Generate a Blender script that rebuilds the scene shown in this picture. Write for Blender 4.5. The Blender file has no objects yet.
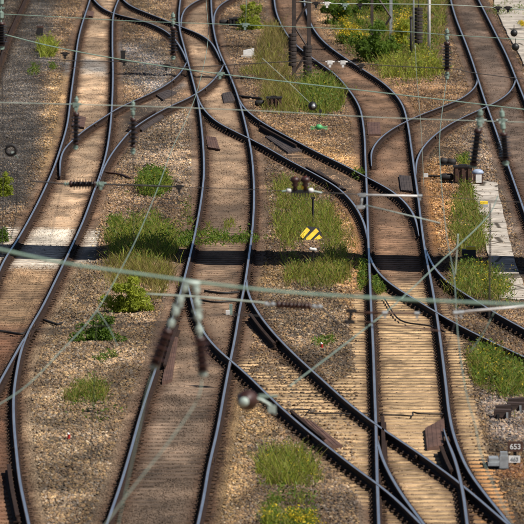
import bpy, math, random
import numpy as np
from mathutils import Vector, Matrix

random.seed(7)
rng = np.random.default_rng(11)
SC = bpy.context.scene
COL = SC.collection

# ------------------------------------------------------------------ camera, sky, sun
CAM_H, F, HORIZON = 15.0, 7700.0, -368.0        # metres, focal length in photo pixels (524 wide), horizon row
TILT = math.atan((262 - HORIZON) / F)
cam_d = bpy.data.cameras.new('camera')
cam = bpy.data.objects.new('camera', cam_d); COL.objects.link(cam)
cam.location = (0, 0, CAM_H)
cam.rotation_euler = (math.pi / 2 - TILT, 0, 0)
cam_d.sensor_width = 36; cam_d.lens = F / 524 * 36
cam_d.clip_start = 1; cam_d.clip_end = 20000
cam_d.dof.use_dof = True; cam_d.dof.focus_distance = 195; cam_d.dof.aperture_fstop = 7.0
SC.camera = cam

SUN_AZ, SUN_EL = math.radians(122), math.radians(50)   # azimuth clockwise from the viewing direction
w = bpy.data.worlds.new('World'); SC.world = w; w.use_nodes = True
nt = w.node_tree; bg = nt.nodes['Background']
sky = nt.nodes.new('ShaderNodeTexSky'); sky.sky_type = 'NISHITA'; sky.sun_disc = False
sky.sun_elevation = SUN_EL; sky.sun_rotation = SUN_AZ
sky.air_density = 0.7; sky.dust_density = 0.3
nt.links.new(sky.outputs[0], bg.inputs[0]); bg.inputs[1].default_value = 0.05
sd = bpy.data.lights.new('sun', 'SUN'); sd.energy = 4.8; sd.angle = math.radians(0.5); sd.color = (1.0, 0.95, 0.89)
so = bpy.data.objects.new('sun', sd); COL.objects.link(so)
sdir = Vector((math.sin(SUN_AZ) * math.cos(SUN_EL), math.cos(SUN_AZ) * math.cos(SUN_EL), math.sin(SUN_EL)))
so.rotation_euler = sdir.to_track_quat('Z', 'Y').to_euler(); so.location = (20, 250, 60)
SC.view_settings.view_transform = 'Standard'; SC.view_settings.look = 'None'
SC.view_settings.exposure = 0.32; SC.view_settings.gamma = 1; SC.view_settings.use_curve_mapping = False

# ------------------------------------------------------------------ picture measurement -> metres
ct, st = math.cos(TILT), math.sin(TILT)
def gnd(px, py, h=0.0):
    """point on the horizontal plane z=h seen at this spot of the photograph"""
    a = (px - 262) / F; b = -(py - 262) / F
    dy = ct + b * st; dz = -st + b * ct
    t = (h - CAM_H) / dz
    return Vector((a * t, dy * t, h))
def at(px, py, D):
    """point at distance D (metres ahead)"""
    a = (px - 262) / F; b = -(py - 262) / F
    dy = ct + b * st; dz = -st + b * ct
    t = D / dy
    return Vector((a * t, D, CAM_H + dz * t))
def to_px(X, Y):
    """ground (numpy) -> photo position, to lay out the colours of the ballast"""
    zc = Y * ct + CAM_H * st
    v = (CAM_H * ct - Y * st) / zc
    return 262 + F * X / zc, 262 + F * v
def gYv(py):
    th = TILT + np.arctan((np.asarray(py, float) - 262) / F)
    return CAM_H / np.tan(th)
def srgb(r, g, b):
    f = lambda c: (c / 255 / 12.92) if c <= 10 else ((c / 255 + .055) / 1.055) ** 2.4
    return (f(r), f(g), f(b))

# ------------------------------------------------------------------ helpers
def tag(o, label=None, cat=None, group=None, kind=None):
    if label: o['label'] = label
    if cat: o['category'] = cat
    if group: o['group'] = group
    if kind: o['kind'] = kind
    return o
def empty(name, loc, label, cat, group=None, rz=0):
    o = bpy.data.objects.new(name, None); COL.objects.link(o)
    o.location = loc; o.rotation_euler = (0, 0, rz); o.empty_display_size = .2
    return tag(o, label, cat, group)
class MB:
    def __init__(s): s.v = []; s.f = []; s.m = []; s.mats = []
    def slot(s, m):
        if m not in s.mats: s.mats.append(m)
        return s.mats.index(m)
    def add(s, vs, fs, m):
        k = s.slot(m); n = len(s.v)
        s.v += [tuple(p) for p in vs]; s.f += [tuple(i + n for i in q) for q in fs]; s.m += [k] * len(fs)
    def box(s, c, d, m, M=None, taper=1.0):
        x, y, z = d[0] / 2, d[1] / 2, d[2] / 2
        vs = [Vector((sx * x * (taper if sz > 0 else 1), sy * y * (taper if sz > 0 else 1), sz * z)) for sx in (-1, 1) for sy in (-1, 1) for sz in (-1, 1)]
        c = Vector(c)
        vs = [(M @ p if M else p) + c for p in vs]
        s.add(vs, [(0, 1, 3, 2), (4, 6, 7, 5), (0, 4, 5, 1), (2, 3, 7, 6), (0, 2, 6, 4), (1, 5, 7, 3)], m)
    def tube(s, pts, r, m, n=6, rs=None, cap=True):
        pts = [Vector(p) for p in pts]
        vs = []; N = len(pts)
        for i, p in enumerate(pts):
            t = (pts[min(i + 1, N - 1)] - pts[max(i - 1, 0)]).normalized()
            up = Vector((0, 0, 1)) if abs(t.z) < .9 else Vector((1, 0, 0))
            u = t.cross(up).normalized(); v = u.cross(t)
            rr = rs[i] if rs else r
            for k in range(n):
                a = 2 * math.pi * k / n
                vs.append(p + (u * math.cos(a) + v * math.sin(a)) * rr)
        fs = []
        for i in range(N - 1):
            for k in range(n):
                fs.append((i * n + k, i * n + (k + 1) % n, (i + 1) * n + (k + 1) % n, (i + 1) * n + k))
        if cap:
            fs.append(tuple(range(n))[::-1]); fs.append(tuple(range((N - 1) * n, N * n)))
        s.add(vs, fs, m)
    def lathe(s, a, b, prof, m, n=14):
        """prof: list of (t along a->b in metres, radius)"""
        a = Vector(a); d = (Vector(b) - a).normalized()
        s.tube_exact([(a + d * t, r) for t, r in prof], d, m, n)
    def tube_exact(s, pr, t, m, n):
        up = Vector((0, 0, 1)) if abs(t.z) < .9 else Vector((1, 0, 0))
        u = t.cross(up).normalized(); v = u.cross(t)
        vs = []
        for p, r in pr:
            for k in range(n):
                a = 2 * math.pi * k / n
                vs.append(p + (u * math.cos(a) + v * math.sin(a)) * r)
        N = len(pr)
        fs = [(i * n + k, i * n + (k + 1) % n, (i + 1) * n + (k + 1) % n, (i + 1) * n + k) for i in range(N - 1) for k in range(n)]
        fs.append(tuple(range(n))[::-1]); fs.append(tuple(range((N - 1) * n, N * n)))
        s.add(vs, fs, m)
    def build(s, name, parent=None, smooth=False, origin=None):
        me = bpy.data.meshes.new(name)
        o0 = Vector(origin) if origin is not None else None
        if parent is not None and o0 is None: o0 = parent_origin(parent)
        vs = s.v
        if o0 is not None: vs = [tuple(Vector(p) - o0) for p in vs]
        me.from_pydata(vs, [], s.f)
        for m in s.mats: me.materials.append(m)
        me.polygons.foreach_set('material_index', s.m)
        if smooth: me.polygons.foreach_set('use_smooth', [True] * len(s.f))
        me.update()
        o = bpy.data.objects.new(name, me); COL.objects.link(o)
        if parent is not None: o.parent = parent
        elif o0 is not None: o.location = o0
        return o
def parent_origin(p):
    v = Vector((0, 0, 0))
    while p is not None: v += Vector(p.location); p = p.parent
    return v

# ------------------------------------------------------------------ materials
def mat(name, col, rough=.7, metal=0, var=.25, scale=8, bump=.0, col2=None, coords='Object', spec=.5, detail=4, bscale=None, aniso=(1, 1, 1)):
    m = bpy.data.materials.new(name); m.use_nodes = True
    t = m.node_tree; b = t.nodes['Principled BSDF']
    b.inputs['Roughness'].default_value = rough; b.inputs['Metallic'].default_value = metal
    b.inputs['Specular IOR Level'].default_value = spec
    tc = t.nodes.new('ShaderNodeTexCoord'); mp = t.nodes.new('ShaderNodeMapping'); mp.inputs['Scale'].default_value = aniso
    t.links.new(tc.outputs[coords], mp.inputs[0])
    n = t.nodes.new('ShaderNodeTexNoise'); n.inputs['Scale'].default_value = scale; n.inputs['Detail'].default_value = detail
    t.links.new(mp.outputs[0], n.inputs[0])
    r = t.nodes.new('ShaderNodeValToRGB')
    c2 = col2 or tuple(c * (1 - var) for c in col)
    c1 = col if col2 else tuple(min(1, c * (1 + var)) for c in col)
    r.color_ramp.elements[0].position = .35; r.color_ramp.elements[1].position = .65
    r.color_ramp.elements[0].color = (*c2, 1); r.color_ramp.elements[1].color = (*c1, 1)
    t.links.new(n.outputs[0], r.inputs[0]); t.links.new(r.outputs[0], b.inputs['Base Color'])
    if bump:
        n2 = t.nodes.new('ShaderNodeTexNoise'); n2.inputs['Scale'].default_value = bscale or scale * 3; n2.inputs['Detail'].default_value = 5
        t.links.new(mp.outputs[0], n2.inputs[0])
        bp = t.nodes.new('ShaderNodeBump'); bp.inputs['Strength'].default_value = bump; bp.inputs['Distance'].default_value = .02
        t.links.new(n2.outputs[0], bp.inputs['Height']); t.links.new(bp.outputs[0], b.inputs['Normal'])
    return m
def attr_mat(name, attr, rough=.9, kind='GEOMETRY', var=.25, scale=9, bump=.5, bscale=30):
    m = bpy.data.materials.new(name); m.use_nodes = True
    t = m.node_tree; b = t.nodes['Principled BSDF']; b.inputs['Roughness'].default_value = rough
    b.inputs['Specular IOR Level'].default_value = .25
    a = t.nodes.new('ShaderNodeAttribute'); a.attribute_name = attr; a.attribute_type = kind
    tc = t.nodes.new('ShaderNodeNewGeometry')
    n = t.nodes.new('ShaderNodeTexNoise'); n.inputs['Scale'].default_value = scale; n.inputs['Detail'].default_value = 6; n.inputs['Roughness'].default_value = .7
    t.links.new(tc.outputs['Position'], n.inputs[0])
    mr = t.nodes.new('ShaderNodeMapRange'); mr.inputs[1].default_value = .3; mr.inputs[2].default_value = .7
    mr.inputs[3].default_value = 1 - var; mr.inputs[4].default_value = 1 + var
    t.links.new(n.outputs[0], mr.inputs[0])
    v = t.nodes.new('ShaderNodeVectorMath'); v.operation = 'SCALE'
    t.links.new(a.outputs['Color'], v.inputs[0]); t.links.new(mr.outputs[0], v.inputs['Scale'])
    t.links.new(v.outputs[0], b.inputs['Base Color'])
    if bump:
        n2 = t.nodes.new('ShaderNodeTexNoise'); n2.inputs['Scale'].default_value = bscale; n2.inputs['Detail'].default_value = 4
        t.links.new(tc.outputs['Position'], n2.inputs[0])
        bp = t.nodes.new('ShaderNodeBump'); bp.inputs['Strength'].default_value = bump; bp.inputs['Distance'].default_value = .03
        t.links.new(n2.outputs[0], bp.inputs['Height']); t.links.new(bp.outputs[0], b.inputs['Normal'])
    return m
def leaf_mat(name, c1, c2, trans=.58):
    m = bpy.data.materials.new(name); m.use_nodes = True
    t = m.node_tree; b = t.nodes['Principled BSDF']; out = t.nodes['Material Output']
    a = t.nodes.new('ShaderNodeAttribute'); a.attribute_name = 'tone'
    r = t.nodes.new('ShaderNodeValToRGB'); r.color_ramp.elements[0].color = (*c1, 1); r.color_ramp.elements[1].color = (*c2, 1)
    t.links.new(a.outputs['Fac'], r.inputs[0]); t.links.new(r.outputs[0], b.inputs['Base Color'])
    b.inputs['Roughness'].default_value = .55; b.inputs['Specular IOR Level'].default_value = .3
    tr = t.nodes.new('ShaderNodeBsdfTranslucent'); t.links.new(r.outputs[0], tr.inputs[0])
    mx = t.nodes.new('ShaderNodeMixShader'); mx.inputs[0].default_value = trans
    t.links.new(b.outputs[0], mx.inputs[1]); t.links.new(tr.outputs[0], mx.inputs[2]); t.links.new(mx.outputs[0], out.inputs[0])
    return m

M_head = mat('polished_steel', (.80, .85, .92), rough=.38, metal=1, var=.12, scale=3, aniso=(6, .3, 1))
M_side = mat('rail_rust', (.032, .019, .014), rough=.9, var=.35, scale=14, bump=.3, spec=.15)
M_plate = mat('base_plate_rust', (.085, .052, .034), spec=.2, rough=.85, var=.5, scale=9, bump=.4)
M_cover = mat('cover_rust', (.10, .052, .036), rough=.75, var=.3, scale=6, bump=.4, aniso=(1, .3, 1))
M_cover2 = mat('cover_dark', (.05, .036, .03), rough=.75, var=.3, scale=6, bump=.4, aniso=(1, .3, 1))
M_sleeper = attr_mat('sleeper_surface', 'gcol', rough=.88, var=.28, scale=7, bump=.5, bscale=40)
M_ground = attr_mat('ground_surface', 'gcol', rough=.95, var=.22, scale=5, bump=.7, bscale=22)
M_stone = attr_mat('ballast_stone', 'scol', rough=.9, kind='INSTANCER', var=.15, scale=25, bump=0)
M_conc = mat('pale_concrete', srgb(182, 172, 158), rough=.9, var=.26, scale=1.1, bump=.35, detail=8, coords='Object')
M_brown_ins = mat('brown_porcelain', (.042, .016, .012), rough=.45, var=.3, scale=12)
M_black_ins = mat('dark_porcelain', (.016, .012, .012), rough=.28, var=.3, scale=12)
M_patina = mat('green_patina', (.22, .30, .25), rough=.6, var=.2, scale=10, metal=.2)
M_patina_l = mat('pale_patina', (.36, .43, .38), rough=.55, var=.2, scale=10, metal=.1)
M_green = mat('bright_green', (.08, .36, .12), rough=.45, var=.2, scale=10)
M_wire_d = mat('dark_wire', (.035, .03, .028), rough=.6, var=.3, scale=10)
M_wire_g = mat('green_wire', (.20, .30, .235), rough=.5, var=.15, scale=6)
M_wire_l = mat('pale_wire', (.36, .42, .35), rough=.5, var=.15, scale=6)
M_galv = mat('galvanised', (.42, .44, .44), rough=.45, metal=.5, var=.2, scale=8)
M_mast = mat('mast_paint', (.055, .038, .03), rough=.7, var=.35, scale=4, bump=.2)
M_weight = mat('cast_iron_weight', (.036, .026, .022), rough=.85, var=.35, scale=7, bump=.4)
M_white = mat('white_paint', (.72, .70, .66), rough=.5, var=.12, scale=9)
M_dark = mat('dark_iron', (.014, .011, .010), rough=.7, var=.4, scale=10, bump=.2)
M_brownbox = mat('brown_iron', (.075, .035, .022), rough=.6, var=.4, scale=8, bump=.2)
M_yellow = mat('yellow_paint', (.85, .58, .03), rough=.5, var=.15, scale=8)
M_black = mat('black_paint', (.012, .012, .012), rough=.5, var=.3, scale=8)
M_red = mat('red_paint', (.45, .03, .02), rough=.5, var=.2, scale=8)
M_blue = mat('grey_blue_paint', (.30, .36, .46), rough=.5, var=.15, scale=8)
M_wood = mat('old_wood', (.045, .026, .02), rough=.85, var=.4, scale=5, bump=.4, aniso=(.3, 3, 3))
M_grass = leaf_mat('grass_leaf', (.10, .12, .02), (.40, .40, .075))
M_dry = leaf_mat('dry_grass', (.14, .11, .03), (.48, .38, .12))
M_bush = leaf_mat('bush_leaf', (.035, .08, .012), (.19, .29, .035))
M_bright = leaf_mat('bright_leaf', (.15, .20, .02), (.50, .54, .07))
M_flower = leaf_mat('yellow_flower', (.50, .34, .02), (.80, .60, .03), .3)
M_twig = mat('dry_twig', (.05, .03, .018), rough=.9)

# ------------------------------------------------------------------ rails as traced: x for rows y
def rail_pts(pts):
    a = np.array(sorted(pts, key=lambda p: p[1]), float)
    return a
class Rail:
    def __init__(s, pts, sm=7.0, y_ext0=None, y_ext1=None):
        a = rail_pts(pts); x, y = a[:, 0], a[:, 1]
        if y_ext0 is not None and y_ext0 < y[0]:
            k = (x[1] - x[0]) / (y[1] - y[0]); x = np.r_[x[0] + k * (y_ext0 - y[0]), x]; y = np.r_[y_ext0, y]
        if y_ext1 is not None and y_ext1 > y[-1]:
            k = (x[-1] - x[-2]) / (y[-1] - y[-2]); x = np.r_[x, x[-1] + k * (y_ext1 - y[-1])]; y = np.r_[y, y_ext1]
        yy = np.arange(y[0], y[-1] + .01, 1.0)
        # pchip-like slopes
        h = np.diff(y); d = np.diff(x) / h
        mm = np.zeros_like(x); mm[0] = d[0]; mm[-1] = d[-1]
        for i in range(1, len(x) - 1):
            mm[i] = (d[i - 1] * h[i] + d[i] * h[i - 1]) / (h[i] + h[i - 1])
        idx = np.clip(np.searchsorted(y, yy) - 1, 0, len(x) - 2)
        t = (yy - y[idx]) / h[idx]
        xx = ((2 * t**3 - 3 * t**2 + 1) * x[idx] + (t**3 - 2 * t**2 + t) * h[idx] * mm[idx]
              + (-2 * t**3 + 3 * t**2) * x[idx + 1] + (t**3 - t**2) * h[idx] * mm[idx + 1])
        # gaussian smoothing with linear padding
        R = int(3 * sm); 
        k = np.exp(-.5 * (np.arange(-R, R + 1) / sm) ** 2); k /= k.sum()
        l = 2 * xx[0] - xx[1:R + 1][::-1] if len(xx) > R else None
        if l is not None:
            r_ = 2 * xx[-1] - xx[-R - 1:-1][::-1]
            xx = np.convolve(np.r_[l, xx, r_], k, 'valid')
        s.py, s.px = yy, xx
        P = np.array([gnd(a_, b_)[:2] for a_, b_ in zip(xx, yy)])
        s.X, s.Y = P[::-1, 0], P[::-1, 1]     # increasing Y
    def x(s, Y): return np.interp(Y, s.Y, s.X, left=np.nan, right=np.nan)

R = {}
T0, T1 = -110, 610
R['A1'] = Rail([(93,-10),(91,0),(88,10),(83,25),(79,40),(75,70),(71,100),(67,131),(61,152),(55,170),(48,187),(33,218),(16,248),(5,265),(-4,285),(-30,345)], 5, T0, T1)
R['A2'] = Rail([(124,-10),(120,0),(114,15),(112.5,40),(113,80),(112,110),(110,135),(106,160),(99,183),(94,197),(84,225),(70,256),(54,290),(40,318),(30,335),(22,355),(17,378),(14,400),(14,430),(16,455),(20,490),(27,524)], 5, T0, T1)
R['B1'] = Rail([(182,-15),(181,0),(179,15),(180,35),(184,50),(188,66),(193,85),(198,105),(201.5,131),(203.5,155),(204,180),(202,200),(198,225),(190,262),(183,290),(175,318),(165,345),(156,375),(149,396),(140,425),(131,458),(120,495),(110,524)], 5, T0, T1)
R['B2'] = Rail([(210,-15),(211,0),(212,20),(214,35),(219,55),(228,75),(236,95),(242,115),(246,131),(251,155),(253.5,180),(254,210),(252,240),(249,262),(245,290),(240,315),(235,345),(229,375),(225,396),(217,440),(209,475),(203,510),(200,524)], 5, T0, T1)
R['D1'] = Rail([(273,-10),(274,0),(276,15),(282,30),(292,45),(312,62),(335,78),(348,93),(359,110),(363.5,131),(365.5,165),(367,200),(368,235),(369,262),(371,310),(373,350),(374.5,393),(376,435),(377,480),(378.5,524)], 5, T0, T1)
R['D2'] = Rail([(304,-10),(304,0),(306,15),(313,32),(326,48),(345,62),(365,75),(382,86),(394,97),(402,108),(407,125),(411,150),(415,180),(418.5,205),(422,235),(426,262),(431,287),(435,310),(438,330),(442,360),(446,393),(449,420),(453,440),(459,458),(468,478),(481,497),(501,522)], 5, T0, T1)
R['G2'] = Rail([(443,432),(447,447),(452,460),(457,475),(461,492),(464,508),(466,524)], 4, None, T1)
R['G1'] = Rail([(376.5,430),(377,445),(380,460),(385,473),(392,487),(401,502),(417,524)], 5, None, T1)
R['E1'] = Rail([(448,-10),(450,0),(456,22),(465,45),(472,64),(478,83),(485,105),(493,127),(501,150),(508,170),(515,190),(522,210)], 5, T0, T1)
R['E2'] = Rail([(472,-10),(477,0),(486,18),(497,40),(507,60),(515,80),(523,100)], 5, T0, T1)
R['Z1'] = Rail([(28,-5),(25,3),(17,20),(9,38),(3,55),(-4,75)], 5, T0, 330)
R['Z2'] = Rail([(2,-5),(-2,3),(-12,20),(-22,38),(-30,55),(-39,75)], 5, T0, 330)
R['X1'] = Rail([(87,-6),(93,2),(103,12),(118,19),(134,22),(150,27),(166,35),(177,46),(184,58),(188,68)], 3)
R['X2'] = Rail([(117,-8),(122,2),(133,11),(148,17),(166,24),(182,31),(198,37),(208,43),(216,54),(221,64)], 3)
R['C1'] = Rail([(225,-8),(207,0),(194,6),(186,12),(182,20),(181,32)], 2)
R['C2'] = Rail([(250,-8),(233,1),(221,8),(215,17),(214,30)], 2)
R['Y1'] = Rail([(187,64),(184,72),(176,82),(162,92),(142,102),(120,112),(101,124),(86,134),(73,145),(64,155),(60.5,166),(60,180)], 3)
R['Y2'] = Rail([(224,66),(221,75),(214,84),(203,94),(188,103),(168,112),(150,122),(134,133),(120,148),(110,162),(102,178),(98,190)], 3)
R['K1'] = Rail([(195,92),(199,106),(207,118),(220,129),(238,138),(262,150),(286,164),(312,178),(336,192),(350,205),(360,220),(366,236),(368,250)], 4)
R['K2'] = Rail([(236,96),(242,110),(252,120),(268,131),(290,143),(318,158),(345,171),(367,183),(388,194),(404,207),(414,221),(419,240)], 4)
R['V1'] = Rail([(477,80),(477,88),(470,97),(458,105),(438,113),(420,120),(403,128),(388,137),(378,146),(372,156),(371.5,170)], 2.5)
R['V2'] = Rail([(516,80),(514,90),(505,101),(492,109),(472,118),(452,128),(434,141),(423,153),(417,166),(416,182)], 2.5)
R['U1'] = Rail([(248,272),(246,288),(250,305),(261,324),(279,346),(300,367),(322,387),(345,408),(362,422),(378,434),(402,450),(428,468),(450,484),(472,502),(495,522)], 6, None, T1)
R['U2'] = Rail([(187,284),(190,300),(195,320),(204,340),(218,357),(232,369),(246,381),(262,397),(284,418),(308,439),(332,458),(356,477),(378,493),(396,508),(412,524)], 6, None, T1)
R['F1'] = Rail([(424,246),(428,262),(435,275),(448,289),(472,305),(499,322),(526,337)], 5, None, 420)
R['F2'] = Rail([(368.5,250),(370,264),(376,276),(386,287),(400,297),(420,309),(446,325),(468,337),(494,350),(524,364)], 5, None, 420)
R['H1'] = Rail([(34,328),(24,346),(14,364),(4,382),(-10,408)], 4, None, 480)
R['H2'] = Rail([(-42,328),(-52,346),(-62,364),(-72,382),(-86,408)], 4, None, 480)
ALLR = list(R.values())

def rail_dist(X, Y):
    """signed-free distance (m) to the nearest rail"""
    d = np.full(np.shape(X), 9.0)
    for r in ALLR:
        q = np.abs(X - r.x(Y)); q = np.where(np.isnan(q), 9, q); d = np.minimum(d, q)
    return d

# value noise for masks
def vnoise(X, Y, s, seed=0):
    g = np.random.default_rng(seed).random((256, 256))
    x = X / s + 1000; y = Y / s + 1000
    i = np.floor(x).astype(int); j = np.floor(y).astype(int); a = x - i; b = y - j
    a = a * a * (3 - 2 * a); b = b * b * (3 - 2 * b)
    G = lambda p, q: g[p % 256, q % 256]
    return (G(i, j) * (1 - a) + G(i + 1, j) * a) * (1 - b) + (G(i, j + 1) * (1 - a) + G(i + 1, j + 1) * a) * b
def fbm(X, Y, s, seed=0, ay=1.0):
    return (vnoise(X, Y / ay, s, seed) * .5 + vnoise(X, Y / ay, s / 2.1, seed + 1) * .3 + vnoise(X, Y / ay, s / 4.3, seed + 2) * .2)
def inpoly(px, py, poly, feather):
    """soft polygon mask, by distance to the edges in photo pixels"""
    inside = np.zeros(px.shape, bool); d = np.full(px.shape, 1e9)
    n = len(poly)
    for k in range(n):
        x1, y1 = poly[k]; x2, y2 = poly[(k + 1) % n]
        c = ((y1 > py) != (y2 > py)) & (px < (x2 - x1) * (py - y1) / ((y2 - y1) or 1e-9) + x1)
        inside ^= c
        L2 = (x2 - x1) ** 2 + (y2 - y1) ** 2 or 1e-9
        t = np.clip(((px - x1) * (x2 - x1) + (py - y1) * (y2 - y1)) / L2, 0, 1)
        d = np.minimum(d, np.hypot(px - x1 - t * (x2 - x1), py - y1 - t * (y2 - y1)))
    sd_ = np.where(inside, d, -d)
    return np.clip(.5 + sd_ / (2 * feather), 0, 1)

TRACKS = {'A': ('A1', 'A2'), 'B': ('B1', 'B2'), 'D': ('D1', 'D2'), 'E': ('E1', 'E2'), 'Z': ('Z1', 'Z2')}
def strip(X, Y, a, b, m=.35):
    l, r = R[a].x(Y), R[b].x(Y)
    q = np.minimum(X - l, r - X) + m
    return np.clip(np.nan_to_num(q, nan=-1) / .3, 0, 1)

ZONES = [  # polygon in the photo, colour of the ground there, feather, strength
    ([(-60,-60),(62,-60),(56,0),(46,60),(42,131),(26,200),(-60,240)], (112,103,94), 10, 1),
    ([(-60,-60),(30,-60),(26,10),(5,60),(-60,90)], (104,86,68), 8, .9),
    ([(-60,322),(30,328),(22,360),(14,400),(10,524),(-80,524)], (112,74,52), 5, .85),
    ([(58,40),(74,60),(70,105),(58,160),(46,190),(40,160),(48,110),(50,70)], (188,150,100), 6, .9),
    ([(40,55),(74,60),(73,74),(42,70)], (132,130,128), 3, .9),
    ([(78,58),(112,60),(112,74),(76,72)], (140,135,128), 3, .9),
    ([(120,42),(150,40),(176,66),(182,80),(150,96),(126,80)], (134,134,136), 7, 1),
    ([(112,0),(150,0),(170,20),(150,25)], (165,140,105), 6, .7),
    ([(150,95),(190,110),(196,180),(180,200),(150,180),(118,165),(125,140)], (160,142,122), 10, .7),
    ([(262,130),(300,128),(345,150),(368,165),(368,182),(320,160),(280,142)], (200,150,92), 6, 1),
    ([(262,105),(300,115),(350,125),(350,150),(300,130),(260,125)], (170,130,90), 8, .8),
    ([(335,190),(352,208),(364,232),(364,255),(345,255),(330,215)], (196,140,84), 6, 1),
    ([(424,160),(450,158),(458,190),(455,250),(432,252),(426,210)], (202,138,72), 6, 1),
    ([(312,0),(325,0),(340,20),(365,55),(385,60),(400,95),(380,82),(345,58),(320,35)], (184,142,96), 5, 1),
    ([(385,72),(425,78),(470,90),(455,104),(415,115),(395,100)], (172,126,84), 6, .8),
    ([(236,-20),(262,-20),(270,40),(262,80),(240,60)], (150,125,85), 6, .5),
    ([(255,100),(345,100),(355,125),(262,110)], (120,92,66), 8, .6),
    ([(80,262),(135,262),(150,300),(140,370),(118,440),(95,524),(30,524),(20,420),(30,350),(50,300)], (168,142,108), 10, .85),
    ([(30,415),(80,405),(120,430),(100,520),(60,524),(40,480)], (134,116,92), 16, .55),
    ([(258,275),(340,285),(350,330),(368,370),(370,420),(330,385),(285,345),(262,315)], (128,108,84), 8, .9),
    ([(256,262),(300,268),(295,290),(262,288)], (192,152,92), 5, .8),
    ([(330,262),(362,262),(366,330),(350,330),(338,290)], (190,140,84), 5, .9),
    ([(232,385),(262,405),(285,430),(262,450),(240,524),(212,524),(222,440)], (186,150,98), 8, .9),
    ([(255,440),(300,440),(372,500),(372,540),(240,540)], (128,108,88), 10, .9),
    ([(462,380),(524,360),(560,600),(520,600),(500,520),(478,460)], (124,100,74), 8, .95),
    ([(484,396),(540,392),(540,450),(512,452),(490,440)], (128,118,112), 5, 1),
    ([(455,120),(480,120),(500,190),(540,300),(524,300),(505,250),(480,180)], (150,132,116), 7, .8),
    ([(490,466),(524,462),(524,478),(488,480)], (188,116,66), 3, 1),
    ([(484,0),(524,70),(524,100),(500,50)], (132,96,78), 6, .8),
    ([(440,262),(475,262),(500,290),(470,300),(440,285)], (150,120,88), 6, .7),
]
def ground_color(X, Y, gaps=0.0):
    px, py = to_px(X, Y)
    n1 = fbm(X, Y, 1.6, 3, 3.0); n2 = fbm(X, Y, .5, 9, 3.0)
    c = np.empty(X.shape + (3,)); c[...] = (156, 122, 90)
    def over(col, a):
        c[...] = c * (1 - a[..., None]) + np.array(col, float) * a[..., None]
    over((120, 98, 78), np.clip((fbm(X, Y, 3, 21, 4) - .45) * 3, 0, .6))
    # inside the tracks
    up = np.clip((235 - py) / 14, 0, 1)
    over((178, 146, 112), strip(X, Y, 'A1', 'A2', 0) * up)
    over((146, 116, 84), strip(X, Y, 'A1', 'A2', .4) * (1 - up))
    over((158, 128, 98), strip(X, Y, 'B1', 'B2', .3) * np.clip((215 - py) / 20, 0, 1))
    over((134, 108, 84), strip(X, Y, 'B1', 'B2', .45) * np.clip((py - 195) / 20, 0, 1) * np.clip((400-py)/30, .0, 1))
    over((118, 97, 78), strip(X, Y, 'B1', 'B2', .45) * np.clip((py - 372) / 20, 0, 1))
    over((122, 92, 68), strip(X, Y, 'D1', 'D2', .4) * np.clip((285 - py) / 20, 0, 1))
    over((106, 87, 72), strip(X, Y, 'E1', 'E2', .5))
    for poly, col, fe, s in ZONES:
        nn = (n1 - .5) * 22
        over(col, inpoly(px + nn, py + nn * .6, poly, fe) * s)
    # cream turnout timbers zone fill
    a = inpoly(px + (n1 - .5) * 8, py, [(352,300),(366,285),(432,285),(464,340),(482,425),(516,530),(390,530),(330,470),(255,398),(228,365),(262,355),(330,385),(352,370)], 4)
    over((148, 122, 92), a * .9)
    # bright concrete either side of the shadow
    over((200, 188, 168), inpoly(px, py, [(-40,226),(28,228),(100,230),(96,262),(-40,262)], 1.5) * .95)
    over((205, 190, 168), inpoly(px, py, [(30,257),(110,262),(60,268),(10,264)], 1.5) * .8)
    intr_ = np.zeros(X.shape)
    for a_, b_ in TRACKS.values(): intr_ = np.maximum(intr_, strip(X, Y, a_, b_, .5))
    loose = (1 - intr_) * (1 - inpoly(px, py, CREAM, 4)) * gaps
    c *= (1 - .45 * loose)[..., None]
    c *= (.80 + .32 * np.clip((fbm(X, Y, 2.4, 141, 4) - .25) * 2, 0, 1))[..., None]
    mult = 1 + (n2[..., None] - .5) * .7
    c *= mult
    # dark grease and brake dust worn in along the rails
    d = rail_dist(X, Y) + (n2 - .5) * .12
    k = np.exp(-(np.clip(d - .10, 0, 9) / .15) ** 2) * .85
    k *= .55 + .6 * np.clip(fbm(X, Y, .35, 91, 3), 0, 1) * np.clip(fbm(X, Y, 2.2, 92, 6) * 2.2, .3, 1.25)
    k = np.clip(k, 0, .9)
    dark = np.array((78, 54, 38), float)
    c[...] = c * (1 - k[..., None]) + dark * k[..., None]
    o = np.clip((fbm(X, Y, .9, 40, 2.5) - .62) * 5, 0, .65)       # oil spots
    c[...] = c * (1 - o[..., None] * .5) + np.array((70, 54, 42.)) * o[..., None] * .5
    c = c * .84 + c.mean(-1, keepdims=True) * .16
    c = np.clip(c, 0, 255) / 255
    return np.where(c <= .04, c / 12.92, ((c + .055) / 1.055) ** 2.4)

CREAM = [(352,300),(366,285),(432,285),(464,340),(482,425),(516,530),(390,530),(330,470),(255,398),(228,365),(262,355),(330,385),(352,370)]
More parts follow.
